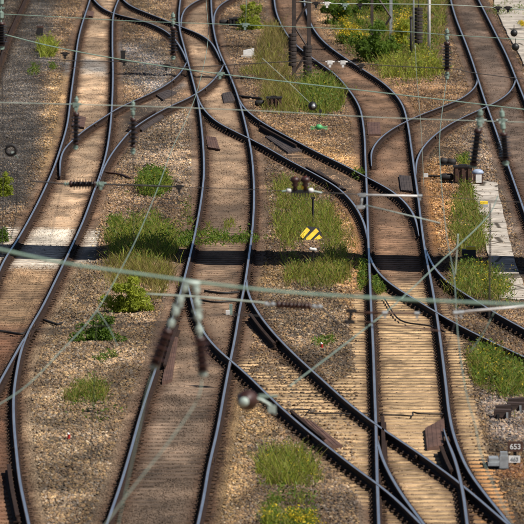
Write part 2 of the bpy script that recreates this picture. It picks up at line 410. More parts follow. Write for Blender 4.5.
# ------------------------------------------------------------------ ground sheet
def ground_height(X, Y):
    d = rail_dist(X, Y)
    intrack = np.zeros(X.shape)
    for a, b in TRACKS.values(): intrack = np.maximum(intrack, strip(X, Y, a, b, .55))
    px, py = to_px(X, Y)
    amp = np.where(intrack > .5, .010, .06) * np.clip((d - .3) / .5, 0.12, 1)
    z = -.024 + (fbm(X, Y, .9, 5, 1.5) - .5) * 2 * amp
    # dust and fine ballast cover most of the timbers in the upper half and in the two left tracks
    cover_ = np.clip((240 - py) / 25, 0, 1) * np.clip((fbm(X, Y, 1.4, 77, 5) - .30) * 6, 0, 1)
    cover_ = np.maximum(cover_, np.clip((py - 262) / 10, 0, 1) * np.maximum(strip(X, Y, 'A1', 'A2', .7), strip(X, Y, 'B1', 'B2', .7)) * np.clip((fbm(X, Y, 1.1, 78, 3) - .43) * 6, 0, 1))
    cover_ *= 1 - inpoly(px, py, CREAM, 4)
    inn = np.zeros(X.shape)
    for a, b in TRACKS.values(): inn = np.maximum(inn, strip(X, Y, a, b, .02))
    outer_ = (1 - inn) * (1 - inpoly(px, py, CREAM, 4)) * np.clip((d - .16) / .12, 0, 1)
    z = z + outer_ * .028
    z = np.where(inpoly(px, py, CREAM, 4) > .5, np.maximum(z, -.020), z)
    z = np.where(inpoly(px, py, [(-40,226),(28,228),(100,230),(96,250),(-40,250)], 1) > .5, -.006 + .016 * (fbm(X, Y, .5, 8) - .5), z)
    return z + cover_ * .030 * np.clip((d - .12) / .2, 0, 1) * (1 - outer_)
xs = np.arange(-16, 16.01, .08); ys = np.concatenate([np.arange(100, 200, .22), np.arange(200, 400.1, .4)])
GX, GY = np.meshgrid(xs, ys)
gz = ground_height(GX, GY)
edge = np.minimum.reduce([GX + 16, 16 - GX, GY - 100, 400 - GY]); gz = np.where(edge < 1.0, -.022 - .01*(1-np.clip(edge,0,1)), gz)
nx, ny = len(xs), len(ys)
verts = np.stack([GX.ravel(), GY.ravel(), gz.ravel()], 1)
ii = (np.arange(ny - 1)[:, None] * nx + np.arange(nx - 1)[None]).ravel()
faces = np.stack([ii, ii + 1, ii + nx + 1, ii + nx], 1)
# outer ring to the horizon shares the same sheet
base_n = len(verts)
B = 9000
ring = np.array([(-16,100,-.032),(16,100,-.032),(16,400,-.032),(-16,400,-.032),(-B,-B,-.032),(B,-B,-.032),(B,B,-.032),(-B,B,-.032)])
me = bpy.data.meshes.new('ground')
vv = np.concatenate([verts, ring])
allf = [tuple(q) for q in faces.tolist()]
o_ = base_n
allf += [(o_ + 4, o_ + 5, o_ + 1, o_), (o_ + 5, o_ + 6, o_ + 2, o_ + 1), (o_ + 6, o_ + 7, o_ + 3, o_ + 2), (o_ + 7, o_ + 4, o_, o_ + 3)]
me.from_pydata(vv.tolist(), [], allf)
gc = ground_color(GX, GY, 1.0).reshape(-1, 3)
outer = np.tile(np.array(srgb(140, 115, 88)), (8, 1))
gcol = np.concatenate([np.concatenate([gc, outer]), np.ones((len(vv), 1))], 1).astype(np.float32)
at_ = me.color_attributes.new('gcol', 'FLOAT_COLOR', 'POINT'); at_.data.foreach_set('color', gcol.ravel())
me.materials.append(M_ground); me.polygons.foreach_set('use_smooth', [True] * len(me.polygons))
ground = bpy.data.objects.new('ground', me); COL.objects.link(ground); tag(ground, kind='structure')

# ------------------------------------------------------------------ ballast stones (uncountable): points with instanced stones
CREAM = [(352,300),(366,285),(432,285),(464,340),(482,425),(516,530),(390,530),(330,470),(255,398),(228,365),(262,355),(330,385),(352,370)]
def make_ballast():
    N = 1250000
    Y = 112 + (345 - 112) * rng.random(N) ** 1.15
    X = (rng.random(N) * 2 - 1) * (.036 * Y + 1.6)
    px, py = to_px(X, Y)
    intr = np.zeros(N)
    for a, b in TRACKS.values(): intr = np.maximum(intr, strip(X, Y, a, b, .5))
    for a, b in (('X1','X2'),('Y1','Y2'),('K1','K2'),('V1','V2'),('U1','U2'),('F1','F2')):
        intr = np.maximum(intr, strip(X, Y, a, b, .4))
    cream = inpoly(px, py, CREAM, 4)
    conc = np.maximum.reduce([inpoly(px, py, p, 1) for p in ([(-40,226),(28,228),(100,230),(96,262),(-40,262)], PATH, PLAZA)])
    grav = inpoly(px, py, [(-60,-60),(62,-60),(56,0),(46,60),(42,131),(26,200),(-60,240)], 8)
    dens = .25 + .75 * np.clip((fbm(X, Y, .8, 60, 2) - .3) * 2.2, 0, 1)
    dens *= 1 - intr * .72
    dens *= 1 - intr * .6 * np.clip((250 - py) / 20, 0, 1)
    dens *= 1 - cream * .62
    dens *= 1 - np.clip(conc * 1.5, 0, .975)
    low_b = strip(X, Y, 'B1', 'B2', .5) * (py > 395) + strip(X, Y, 'A1', 'A2', .5) * (py > 265)
    dens = np.maximum(dens, low_b * .62)
    dens = np.maximum(dens, intr * np.clip((262 - py) / 10, 0, 1) * .34 * np.clip(fbm(X, Y, 1.0, 160, 4) * 3 - .9, 0, 1))
    keep = rng.random(N) < dens
    keep &= rail_dist(X, Y) > .07
    X, Y, px, py = X[keep], Y[keep], px[keep], py[keep]; intr = intr[keep]; grav = grav[keep]
    n = len(X)
    Z = ground_height(X, Y) + .004
    onp = np.maximum(inpoly(px, py, PATH, .5), inpoly(px, py, PLAZA, .5)) > .5; Z = np.where(onp, .055, Z)
    base = ground_color(X, Y)
    dmid = np.clip((rail_dist(X, Y) - .05) / .30, .45, 1)
    t = rng.random(n)
    pal = np.array([srgb(214,176,118), srgb(190,146,96), srgb(150,118,88), srgb(112,92,76), srgb(86,70,58), srgb(150,144,138), srgb(226,206,176)])
    pick = rng.choice(len(pal), n, p=[.16,.19,.2,.16,.12,.12,.05])
    greyp = np.array([srgb(140,136,132), srgb(112,106,100), srgb(150,132,108)])
    pc = pal[pick]
    gp = greyp[rng.integers(0, 3, n)]
    pc = np.where((rng.random(n) < grav * .85)[:, None], gp, pc)
    c = base * .62 + pc * .38 * (base.mean(1, keepdims=True) / .17) ** .6
    pt = .62 + .75 * np.clip((fbm(X, Y, 1.3, 130, 3.5) - .3) * 2.0, 0, 1)
    c *= (dmid * pt * (.46 + .58 * rng.random(n) ** 1.4))[:, None]
    c = np.where((intr > .5)[:, None], base * (.62 + .68 * rng.random(n))[:, None], c)
    sc = (.016 + .024 * rng.random(n) ** 1.4) * np.where(intr > .5, .52, 1) * np.where(grav > .5, .75, 1) * np.where(onp, .5, 1)
    me = bpy.data.meshes.new('ballast')
    me.vertices.add(n); me.vertices.foreach_set('co', np.stack([X, Y, Z], 1).astype(np.float32).ravel())
    a = me.attributes.new('scol', 'FLOAT_COLOR', 'POINT'); a.data.foreach_set('color', np.concatenate([np.clip(c, 0, 1), np.ones((n, 1))], 1).astype(np.float32).ravel())
    a = me.attributes.new('ssc', 'FLOAT_VECTOR', 'POINT')
    s3 = np.stack([sc * (.8 + .6 * rng.random(n)), sc * (.8 + .6 * rng.random(n)), sc * (.55 + .4 * rng.random(n))], 1)
    a.data.foreach_set('vector', s3.astype(np.float32).ravel())
    a = me.attributes.new('srot', 'FLOAT_VECTOR', 'POINT'); rr = rng.random((n, 3)) * np.array([.9, .9, 6.28]); a.data.foreach_set('vector', rr.astype(np.float32).ravel())
    a = me.attributes.new('sidx', 'INT', 'POINT'); a.data.foreach_set('value', rng.integers(0, 4, n).astype(np.int32))
    o = bpy.data.objects.new('ballast', me); COL.objects.link(o); me.materials.append(M_stone)
    tag(o, 'tan, grey and brown crushed stone lying between and beside the rails', 'ballast', kind='stuff')
    g = bpy.data.node_groups.new('ballast_nodes', 'GeometryNodeTree')
    g.interface.new_socket('Geometry', in_out='INPUT', socket_type='NodeSocketGeometry'); g.interface.new_socket('Geometry', in_out='OUTPUT', socket_type='NodeSocketGeometry')
    gi = g.nodes.new('NodeGroupInput'); go = g.nodes.new('NodeGroupOutput')
    g2i = g.nodes.new('GeometryNodeGeometryToInstance')
    for k in range(4):
        ico = g.nodes.new('GeometryNodeMeshIcoSphere'); ico.inputs['Radius'].default_value = 1.0; ico.inputs['Subdivisions'].default_value = 1
        nz = g.nodes.new('ShaderNodeTexNoise'); nz.noise_dimensions = '4D'; nz.inputs['W'].default_value = k * 7.3; nz.inputs['Scale'].default_value = 1.3
        vm = g.nodes.new('ShaderNodeVectorMath'); vm.operation = 'SUBTRACT'; vm.inputs[1].default_value = (.5, .5, .5)
        g.links.new(nz.outputs['Color'], vm.inputs[0])
        vs = g.nodes.new('ShaderNodeVectorMath'); vs.operation = 'SCALE'; vs.inputs['Scale'].default_value = 1.7
        g.links.new(vm.outputs[0], vs.inputs[0])
        sp = g.nodes.new('GeometryNodeSetPosition'); g.links.new(ico.outputs[0], sp.inputs['Geometry']); g.links.new(vs.outputs[0], sp.inputs['Offset'])
        sm = g.nodes.new('GeometryNodeSetMaterial'); sm.inputs['Material'].default_value = M_stone; g.links.new(sp.outputs[0], sm.inputs[0])
        g.links.new(sm.outputs[0], g2i.inputs[0])
    def named(nm, tp):
        q = g.nodes.new('GeometryNodeInputNamedAttribute'); q.data_type = tp; q.inputs['Name'].default_value = nm; return q
    iop = g.nodes.new('GeometryNodeInstanceOnPoints')
    iop.inputs['Pick Instance'].default_value = True
    g.links.new(gi.outputs[0], iop.inputs['Points']); g.links.new(g2i.outputs[0], iop.inputs['Instance'])
    q = named('sidx', 'INT'); g.links.new(q.outputs['Attribute'], iop.inputs['Instance Index'])
    q = named('ssc', 'FLOAT_VECTOR'); g.links.new(q.outputs['Attribute'], iop.inputs['Scale'])
    q = named('srot', 'FLOAT_VECTOR'); g.links.new(q.outputs['Attribute'], iop.inputs['Rotation'])
    g.links.new(iop.outputs[0], go.inputs[0])
    md = o.modifiers.new('stones', 'NODES'); md.node_group = g
PATH = [(471,184),(484,182.5),(497,184),(500,200),(507,232),(514,262),(530,302),(500,300),(489,262),(480,222)]
PLAZA = [(488,-60),(600,-60),(600,90),(524,66),(508,36),(494,8)]
make_ballast()

# ------------------------------------------------------------------ concrete slabs (paths)
def rough_edge(poly, amp):
    out = []; rs = random.Random(4)
    for i in range(len(poly)):
        a, c = poly[i], poly[(i + 1) % len(poly)]; n_ = max(1, int(math.hypot(c[0] - a[0], c[1] - a[1]) / 5))
        for j in range(n_):
            t = j / n_; out.append((a[0] + (c[0] - a[0]) * t + rs.uniform(-amp, amp), a[1] + (c[1] - a[1]) * t + rs.uniform(-amp, amp) * .5))
    return out
def slab(name, poly, h, label=None, z=0.0):
    poly = rough_edge(poly, .8)
    b = MB(); pts = [gnd(x, y) for x, y in poly]; n = len(pts)
    top = [Vector((p.x, p.y, z + h)) for p in pts]; bot = [Vector((p.x, p.y, z - .15)) for p in pts]
    fs = [tuple(range(n))[::-1] if sum((top[i].x * top[(i + 1) % n].y - top[(i + 1) % n].x * top[i].y) for i in range(n)) < 0 else tuple(range(n))]
    fs += [(i, n + i, n + (i + 1) % n, (i + 1) % n) for i in range(n)]
    b.add(top + bot, fs, M_conc)
    o = b.build(name); tag(o, kind='structure', label=label)
    return o
def grime(m):
    t = m.node_tree; b = t.nodes['Principled BSDF']; src = b.inputs['Base Color'].links[0].from_socket
    g_ = t.nodes.new('ShaderNodeNewGeometry'); w_ = t.nodes.new('ShaderNodeTexVoronoi'); w_.feature = 'DISTANCE_TO_EDGE'; w_.inputs['Scale'].default_value = .55
    t.links.new(g_.outputs['Position'], w_.inputs['Vector'])
    r_ = t.nodes.new('ShaderNodeValToRGB'); r_.color_ramp.elements[0].color = (.16, .14, .11, 1); r_.color_ramp.elements[0].position = .012; r_.color_ramp.elements[1].position = .03
    t.links.new(w_.outputs['Distance'], r_.inputs[0])
    n_ = t.nodes.new('ShaderNodeTexNoise'); n_.inputs['Scale'].default_value = 3.5; n_.inputs['Detail'].default_value = 8; n_.inputs['Roughness'].default_value = .75; t.links.new(g_.outputs['Position'], n_.inputs['Vector'])
    q_ = t.nodes.new('ShaderNodeValToRGB'); q_.color_ramp.elements[0].color = (.42, .37, .31, 1); q_.color_ramp.elements[0].position = .36; q_.color_ramp.elements[1].position = .50; t.links.new(n_.outputs[0], q_.inputs[0])
    p = src
    for s_ in (r_, q_):
        mx = t.nodes.new('ShaderNodeMix'); mx.data_type = 'RGBA'; mx.blend_type = 'MULTIPLY'; mx.inputs[0].default_value = 1
        t.links.new(p, mx.inputs[6]); t.links.new(s_.outputs[0], mx.inputs[7]); p = mx.outputs[2]
    t.links.new(p, b.inputs['Base Color'])
grime(M_conc)
slab('path', PATH, .05)
slab('pavement', PLAZA, .06)

# ------------------------------------------------------------------ rails and sleepers
def sweep_rail(rail, z0, name, parent, Y0=None, Y1=None, step=1.0, plates=True, shine=True, off=0.0):
    Ys = rail.Y; a = Ys[0] if Y0 is None else Y0; c = Ys[-1] if Y1 is None else Y1
    ys_ = np.arange(a, c + step * .5, step); ys_ = np.clip(ys_, Ys[0], Ys[-1])
    xs_ = rail.x(ys_) + off
    # tapered tip cross-section: foot, web, head
    prof = [(-.070, 0), (-.070, .012), (-.012, .032), (-.010, .105), (-.035, .122), (-.036, .148), (-.034, .1565), (-.023, .160), (.023, .160), (.034, .1565), (.036, .148), (.035, .122), (.010, .105), (.012, .032), (.070, .012), (.070, 0)]
    prof = [(a_, b_ * (.80 if b_ > .03 else 1)) for a_, b_ in prof]
    n = len(prof); vs = []; fs = []; ms = []
    for i in range(len(ys_)):
        j0, j1 = max(i - 1, 0), min(i + 1, len(ys_) - 1)
        t = Vector((xs_[j1] - xs_[j0], ys_[j1] - ys_[j0], 0)).normalized(); u = Vector((t.y, -t.x, 0))
        ds = min(ys_[i] - Ys[0] if abs(ys_[0] - Ys[0]) < .6 else 99, Ys[-1] - ys_[i] if abs(ys_[-1] - Ys[-1]) < .6 else 99)
        tw = min(1, .30 + ds / 7.0) if plates else 1
        for (w_, h_) in prof:
            w_ *= tw; h_ *= .45 + .55 * tw
            p = Vector((xs_[i], ys_[i], z0)) + u * w_; vs.append((p.x, p.y, z0 + h_))
    mb = MB(); ks, kh, kp = mb.slot(M_side), mb.slot(M_head), mb.slot(M_plate)
    for i in range(len(ys_) - 1):
        for k in range(n):
            k2 = (k + 1) % n
            fs.append((i * n + k, (i + 1) * n + k, (i + 1) * n + k2, i * n + k2)); ms.append(kh if k == 7 and shine else ks)
    fs.append(tuple(range(n))); fs.append(tuple(range((len(ys_) - 1) * n, len(ys_) * n))[::-1]); ms += [ks, ks]
    mb.v = vs; mb.f = fs; mb.m = ms
    if plates:
        sp = .62
        k0 = math.ceil(ys_[0] / sp) ; k1 = int(ys_[-1] / sp)
        for k in range(k0, k1):
            Y = k * sp; X = float(rail.x(Y)) + off
            jt = random.random()
            mb.box((X, Y, z0 - .004), (.27 + .05 * jt, .15, .018), M_plate)
            for s_ in (-1, 1):
                if random.random() < .12: continue
                mb.box((X + s_ * .10, Y, z0 + .022), (.035, .05, .022 + .012 * jt), M_plate)
    ro = mb.build(name, parent)
    if plates:      # bolted joints
        for k in range(math.ceil((ys_[0] + 3) / 22.7), int((ys_[-1] - 3) / 22.7) + 1):
            Y = k * 22.7 + (len(name) * 3 + rail.X[0] * 2.3) % 7; X = float(rail.x(Y)) + off
            if X != X or Y > ys_[-1]: continue
            fp = MB()
            for s_ in (-1, 1):
                fp.box((X + s_ * .032, Y, z0 + .062), (.028, .6, .066), M_plate)
                for j in range(4): fp.box((X + s_ * .055, Y - .21 + .14 * j, z0 + .064), (.022, .035, .03), M_side)
            fp.build('fishplate', ro)
    return ro

Z0 = .022
SP = .62
def extents(tr, Y, attached):
    l, r = R[TRACKS[tr][0]].x(Y), R[TRACKS[tr][1]].x(Y)
    if np.isnan(l) or np.isnan(r): return None
    l, r = float(l), float(r); c = (l + r) / 2; L, Rr = l - .56, r + .56
    _, pyv = to_px(0.0, Y)
    lowD = tr == 'D' and 366 < pyv < 560
    lowB = tr == 'B' and 366 < pyv < 560
    if lowB: return L, r + .42
    for nm in attached:
        q = float(R[nm].x(Y))
        if q != q: continue
        if abs(q - c) < (3.5 if lowD else 2.1):
            L = min(L, q - .5); Rr = max(Rr, q + .5)
    if lowD:
        L = max(L, float(R['B2'].x(Y)) + .45)
        return L, min(Rr, c + 2.6)
    return max(L, c - 2.16), min(Rr, c + 2.16)
def sleeper_geo(x0, x1, Y, ang, z, seed, skew=0):
    """long bevelled block, cut into short lengths so the grease stains follow the rails"""
    rs = random.Random(seed)
    n = max(8, int((x1 - x0) / .11)); hw = .13
    prof = [(-hw, -.14), (-hw, -.012), (-hw + .012, 0), (hw - .012, 0), (hw, -.012), (hw, -.14)]
    vs = []; cx = (x0 + x1) / 2
    for i in range(n + 1):
        x = x0 + (x1 - x0) * i / n
        for (a, b) in prof:
            yy = Y + a + (x - cx) * ang
            vs.append((x - a * ang, yy, z + b))
    m = len(prof); fs = []
    for i in range(n):
        for k in range(m - 1):
            fs.append((i * m + k, i * m + k + 1, (i + 1) * m + k + 1, (i + 1) * m + k))
    fs.append(tuple(range(m))[::-1]); fs.append(tuple(range(n * m, (n + 1) * m)))
    return vs, fs
def sleeper_colors(vs, seed):
    V = np.array(vs); X, Y = V[:, 0], V[:, 1]
    px, py = to_px(X, Y)
    rs = np.random.default_rng(seed)
    tone = .68 + .46 * rs.random()
    g = ground_color(X, Y)
    cream = np.array(srgb(212, 178, 132)); cream_g = np.array(srgb(168, 138, 106)); brown = np.array(srgb(158, 130, 100)); white = np.array(srgb(218, 206, 188))
    a = inpoly(px, py, CREAM, 5)[:, None]
    mixg = rs.random()
    c = g * (1.15 + .2 * rs.random())
    cr = cream * (1 - .35 * mixg) + cream_g * (.35 * mixg)
    c = c * (1 - a) + cr * tone * a
    hot = inpoly(px, py, [(455,460),(500,462),(530,530),(480,530)], 4)[:, None]
    c = c * (1 - hot * .6) + np.array(srgb(214, 148, 84)) * hot * .6
    b = inpoly(px, py, [(-40,226),(28,228),(100,230),(60,268),(-40,270)], 3)[:, None]
    c = c * (1 - b) + white * tone * b
    d = rail_dist(X, Y) + rs.normal(0, .025, len(X))
    k = (np.exp(-(np.clip(d - .08, 0, 9) / .13) ** 2) * .9)[:, None]
    c = c * (1 - k) + np.array(srgb(74, 50, 34)) * k
    oil = np.clip((fbm(X, Y, .8, 210, 3) - .50) * 5, 0, 1) * (rs.random(len(X)) < .8)
    c = c * (1 - oil * .5)[:, None]
    sp = (rs.random(len(X)) < .09)[:, None]
    c = np.where(sp, c * .4, c)
    return np.clip(c, 0, .85)
def mesh_with_col(name, vs, fs, cols, m, attr='gcol', origin=None):
    me = bpy.data.meshes.new(name)
    V = np.array(vs, float)
    if origin is not None: V = V - np.array(origin)
    me.from_pydata(V.tolist(), [], fs)
    a = me.color_attributes.new(attr, 'FLOAT_COLOR', 'POINT')
    a.data.foreach_set('color', np.concatenate([cols, np.ones((len(cols), 1))], 1).astype(np.float32).ravel())
    me.materials.append(m)
    return me
def lay_track(key, name, label, rails, attached, z, Yr, sleepers=True, group='railway tracks', skip=None, phase=0.0, nofirst=0):
    Y0, Y1 = Yr
    Ym = max(Y0, R[rails[0]].Y[0])
    root = empty(name, (float(R[rails[0]].x(Ym)), float(Ym), 0), label, 'railway track', group)
    org = parent_origin(root)
    for r in rails:
        sweep_rail(R[r], z, 'rail', root, max(Y0, R[r].Y[0]), min(Y1, R[r].Y[-1]), shine=(key != 'Z'))
    if not sleepers: return root
    k0, k1 = math.ceil(Y0 / SP), int(Y1 / SP)
    cnt = 0; bulk_v = []; bulk_f = []; bulk_c = []
    for k in range(k0, k1):
        Y = k * SP + phase
        if key in TRACKS: e = extents(key, Y, attached)
        else:
            l, r = float(R[rails[0]].x(Y)), float(R[rails[1]].x(Y))
            e = None if (l != l or r != r) else (l - .5, r + .5)
        if e is None: continue
        x0, x1 = e
        if skip:
            for sk in skip:
                q = extents(sk[0], Y, sk[1])
                if q is None: continue
                if q[0] - .02 < x0 < q[1] + .02: x0 = q[1] + .03
                if q[0] - .02 < x1 < q[1] + .02: x1 = q[0] - .03
            if x1 - x0 < .5: continue
        rs = random.Random(k * 13 + ord(key[0]))
        x0 += rs.uniform(-.04, .04); x1 += rs.uniform(-.04, .04)
        l = R[rails[0]]; dx = float(l.x(min(Y + 1, l.Y[-1]))) - float(l.x(max(Y - 1, l.Y[0])))
        ang = -dx / 2 * (.9 if key in TRACKS else .5) + rs.uniform(-.006, .006)
        vs, fs = sleeper_geo(x0, x1, Y + rs.uniform(-.02, .02), ang, z - Z0 + rs.uniform(-.004, .0), k)
        cs = sleeper_colors(vs, k * 7 + ord(key[0]))
        _, pyv = to_px(0.0, Y)
        vis = pyv < 530
        if cnt < 99 and vis:
            me = mesh_with_col('sleeper', vs, fs, cs, M_sleeper, origin=org)
            o = bpy.data.objects.new('sleeper', me); COL.objects.link(o); o.parent = root; cnt += 1
        else:
            n = len(bulk_v); bulk_v += vs; bulk_f += [tuple(i + n for i in q) for q in fs]; bulk_c.append(cs)
    if bulk_v:
        me = mesh_with_col('sleepers', bulk_v, bulk_f, np.concatenate(bulk_c), M_sleeper, origin=org)
        o = bpy.data.objects.new('sleepers', me); COL.objects.link(o); o.parent = root; o['kind'] = 'stuff'
    return root
ATT = {'A': ['X1', 'X2', 'Y1', 'Y2', 'H1'], 'B': ['X1', 'X2', 'C1', 'C2', 'Y1', 'Y2', 'K1', 'K2', 'U1', 'U2'],
       'D': ['K1', 'K2', 'V1', 'V2', 'U1', 'U2', 'F1', 'F2', 'G1', 'G2'], 'E': ['V1', 'V2'], 'Z': []}
tA = lay_track('A', 'railway_track', 'pale curving track left of the middle, crossing bright concrete and leaving at the bottom left', ('A1', 'A2'), ATT['A'], Z0, (117, 400))
tB = lay_track('B', 'railway_track', 'middle track weaving in an S from the top, passing under the big blurred insulator pair', ('B1', 'B2'), ATT['B'], Z0, (117, 400))
tD = lay_track('D', 'railway_track', 'track with cream timbers in its lower half, coming round the two masts at the top', ('D1', 'D2'), ATT['D'], Z0, (117, 400))
tE = lay_track('E', 'railway_track', 'straight dark brown track leaving at the upper right beside the pale pavement', ('E1', 'E2'), ATT['E'], Z0, (125, 400))
tZ = lay_track('Z', 'railway_track', 'dark rusty track cutting the upper left corner', ('Z1', 'Z2'), [], Z0, (165, 400))
SKA, SKB, SKD, SKE = ('A', ATT['A']), ('B', ATT['B']), ('D', ATT['D']), ('E', ATT['E'])
zc_ = Z0 + .003
lay_track('X', 'crossover_track', 'topmost crossover joining the pale left track to the middle track', ('X1', 'X2'), [], zc_, (150, 400), skip=[SKA, SKB])
lay_track('C', 'crossover_track', 'short curved branch leaving the middle track at the top edge', ('C1', 'C2'), [], zc_ + .001, (150, 400), skip=[SKB])
lay_track('Y', 'crossover_track', 'crossover rising from the horizontal insulator on the left track to the middle track', ('Y1', 'Y2'), [], zc_ + .002, (150, 400), skip=[SKA, SKB])
lay_track('K', 'crossover_track', 'crossover descending right behind the hazard striped sign and its grass', ('K1', 'K2'), [], zc_ + .003, (150, 400), skip=[SKB, SKD])
lay_track('V', 'crossover_track', 'crossover joining the upper right track down to the track with cream timbers', ('V1', 'V2'), [], zc_ + .004, (150, 400), skip=[SKE, SKD])
lay_track('U', 'crossover_track', 'long lower crossover running diagonally over cream timbers to the bottom right', ('U1', 'U2'), [], zc_ + .001, (117, 260), skip=[SKB, SKD])
lay_track('F', 'branch_track', 'branch leaving to the right just below the black shadow band', ('F1', 'F2'), [], zc_ + .002, (125, 260), skip=[SKD])
lay_track('G', 'branch_track', 'pair of switch rails splitting off at the bottom right below the rusty square cover', ('G1', 'G2'), [], zc_ + .004, (117, 200), sleepers=False)
lay_track('H', 'branch_track', 'rail pair splitting off at the lower left edge beside red brown ballast', ('H1', 'H2'), [], zc_ + .001, (125, 200), skip=[SKA])

# check rails: short second rails beside the running rail
def check_rail(nm, y0, y1, off, parent):
    a, b = float(gYv(y1)), float(gYv(y0))
    o = sweep_rail(R[nm], Z0 + .004, 'check_rail', parent, a, b, plates=False, shine=False, off=off)
    return o
for nm, y0, y1, off, p in [('U2', 420, 446, .13, tD), ('K1', 172, 190, .16, tD), ('Y2', 115, 132, -.2, tA), ('D2', 452, 478, -.30, tD), ('D1', 425, 470, .13, tD),
                           ('A2', 470, 524, -.16, tA), ('B1', 330, 372, .16, tB), ('K2', 130, 150, -.2, tB), ('U1', 320, 350, -.18, tB)]:
    check_rail(nm, y0, y1, off, p)

# rusty cover plates lying between the rails: corners as seen in the photo
GC = 'ribbed cover plates between the rails'
def cover(poly, m, label):
    b = MB(); pts = [gnd(x, y) for x, y in poly]
    c = sum(pts, Vector()) / 4
    n = 9    # ribs along the long direction
    a0, a1, a2, a3 = pts
    h = .055
    for i in range(n):
        t0, t1 = i / n, (i + .995) / n
        q = [a0.lerp(a1, t0), a0.lerp(a1, t1), a3.lerp(a2, t1), a3.lerp(a2, t0)]
        hh = h + (.006 if i % 2 else 0)
        vs = [Vector((p.x, p.y, hh)) for p in q] + [Vector((p.x, p.y, -.02)) for p in q]
        b.add(vs, [(0, 1, 2, 3), (0, 4, 5, 1), (1, 5, 6, 2), (2, 6, 7, 3), (3, 7, 4, 0)], m)
    o = b.build('cover_plate', origin=(c.x, c.y, 0)); tag(o, label, 'cover plate', GC)
    # bent edge next to the rail
    return o
COVERS = [
    ([(425,431),(444,421),(446,447),(427,451)], 0, 'large rusty square plate beside the right rail above the lower right switch'),
    ([(322,449),(342,448),(314,425),(296,418)], 0, 'long rusty wedge plate beside the diagonal rail on cream timbers above the grass'),
    ([(74,116),(86,119),(84,129),(72,127)], 0, 'rusty plate right of the left track, beside the dark hanging insulator'),
    ([(84,11),(94,13),(93,18),(83,16)], 0, 'small brown plate in the left track at the top edge'),
    ([(38,28),(42,29),(42,35),(37,34)], 1, 'small dark plate in the grey gravel above the small bright bush'),
    ([(156,96),(168,91),(177,94),(163,101)], 1, 'elongated dark plate inside the upper bend of the crossover right of grey gravel'),
    ([(138,128),(160,115),(164,118),(142,132)], 1, 'thin long dark plate inside the lower bend of the same crossover'),
    ([(222,95),(231,93),(236,102),(224,104)], 1, 'dark plate between the middle rails beside the long green wire'),
    ([(206,138),(216,139),(220,151),(208,149)], 0, 'brown plate right of the middle track rail under the crossover'),
    ([(265,138),(278,137),(302,152),(288,154)], 1, 'broad dark plate within the descending crossover at its upper bend'),
    ([(315,173),(319,172),(346,191),(338,190)], 1, 'narrow dark plate along the descending crossover, right of the red lamps unit'),
    ([(367,124),(380,124),(381,136),(368,136)], 0, 'brown plate beside the left rail below the upper masts'),
    ([(399,177),(411,178),(413,193),(401,192)], 1, 'dark plate beside the right rail near the white steady tube'),
    ([(171,338),(178,340),(172,382),(162,384)], 0, 'long dark rusty plate right of the rail under the blurred insulators'),
]
for p, k, l in COVERS: cover(p, (M_cover, M_cover2)[k], l)

# ------------------------------------------------------------------ footbridge beyond the top of the picture; it throws the black shadow band
def footbridge():
    k = 1 / math.tan(SUN_EL)
    zb, zt = 6.95, 8.6
    off = lambda z: Vector((math.sin(SUN_AZ) * k * z, math.cos(SUN_AZ) * k * z, 0))
    fl, fr = gnd(0, 256.5), gnd(524, 274); bl, br = gnd(0, 245), gnd(524, 259.5)
    nl, nr = fl + off(zt), fr + off(zt); gl, gr_ = bl + off(zb), br + off(zb)
    def ln(a, b, X): t = (X - a.x) / (b.x - a.x); return a.y + (b.y - a.y) * t
    X0, X1 = -26, 30
    n0, n1, f0, f1 = ln(nl, nr, X0), ln(nl, nr, X1), ln(gl, gr_, X0), ln(gl, gr_, X1)
    root = empty('footbridge', ((X0 + X1) / 2, (n0 + f0) / 2, 0), 'concrete footbridge over all the tracks, beyond the top edge, casting the black shadow band', 'footbridge')
    def beam(ya0, ya1, yb0, yb1, z0, z1, nm):
        b = MB(); vs = [(X0, ya0, z0), (X1, ya1, z0), (X1, yb1, z0), (X0, yb0, z0), (X0, ya0, z1), (X1, ya1, z1), (X1, yb1, z1), (X0, yb0, z1)]
        b.add(vs, [(3, 2, 1, 0), (4, 5, 6, 7), (0, 1, 5, 4), (1, 2, 6, 5), (2, 3, 7, 6), (3, 0, 4, 7)], M_conc); b.build(nm, root)
    beam(n0 + .12, n1 + .12, f0, f1, zb, 7.45, 'deck')
    beam(n0, n1, n0 + .12, n1 + .12, 7.2, zt, 'parapet')
    beam(f0 - .12, f1 - .12, f0, f1, 7.453, zt - .1, 'parapet')
    for X in (X0 + 3, X1 - 3):
        b = MB(); b.box((X, (ln(nl, nr, X) + ln(gl, gr_, X)) / 2, 3.45), (.9, 1.8, 6.98), M_conc); b.build('pier', root)
footbridge()

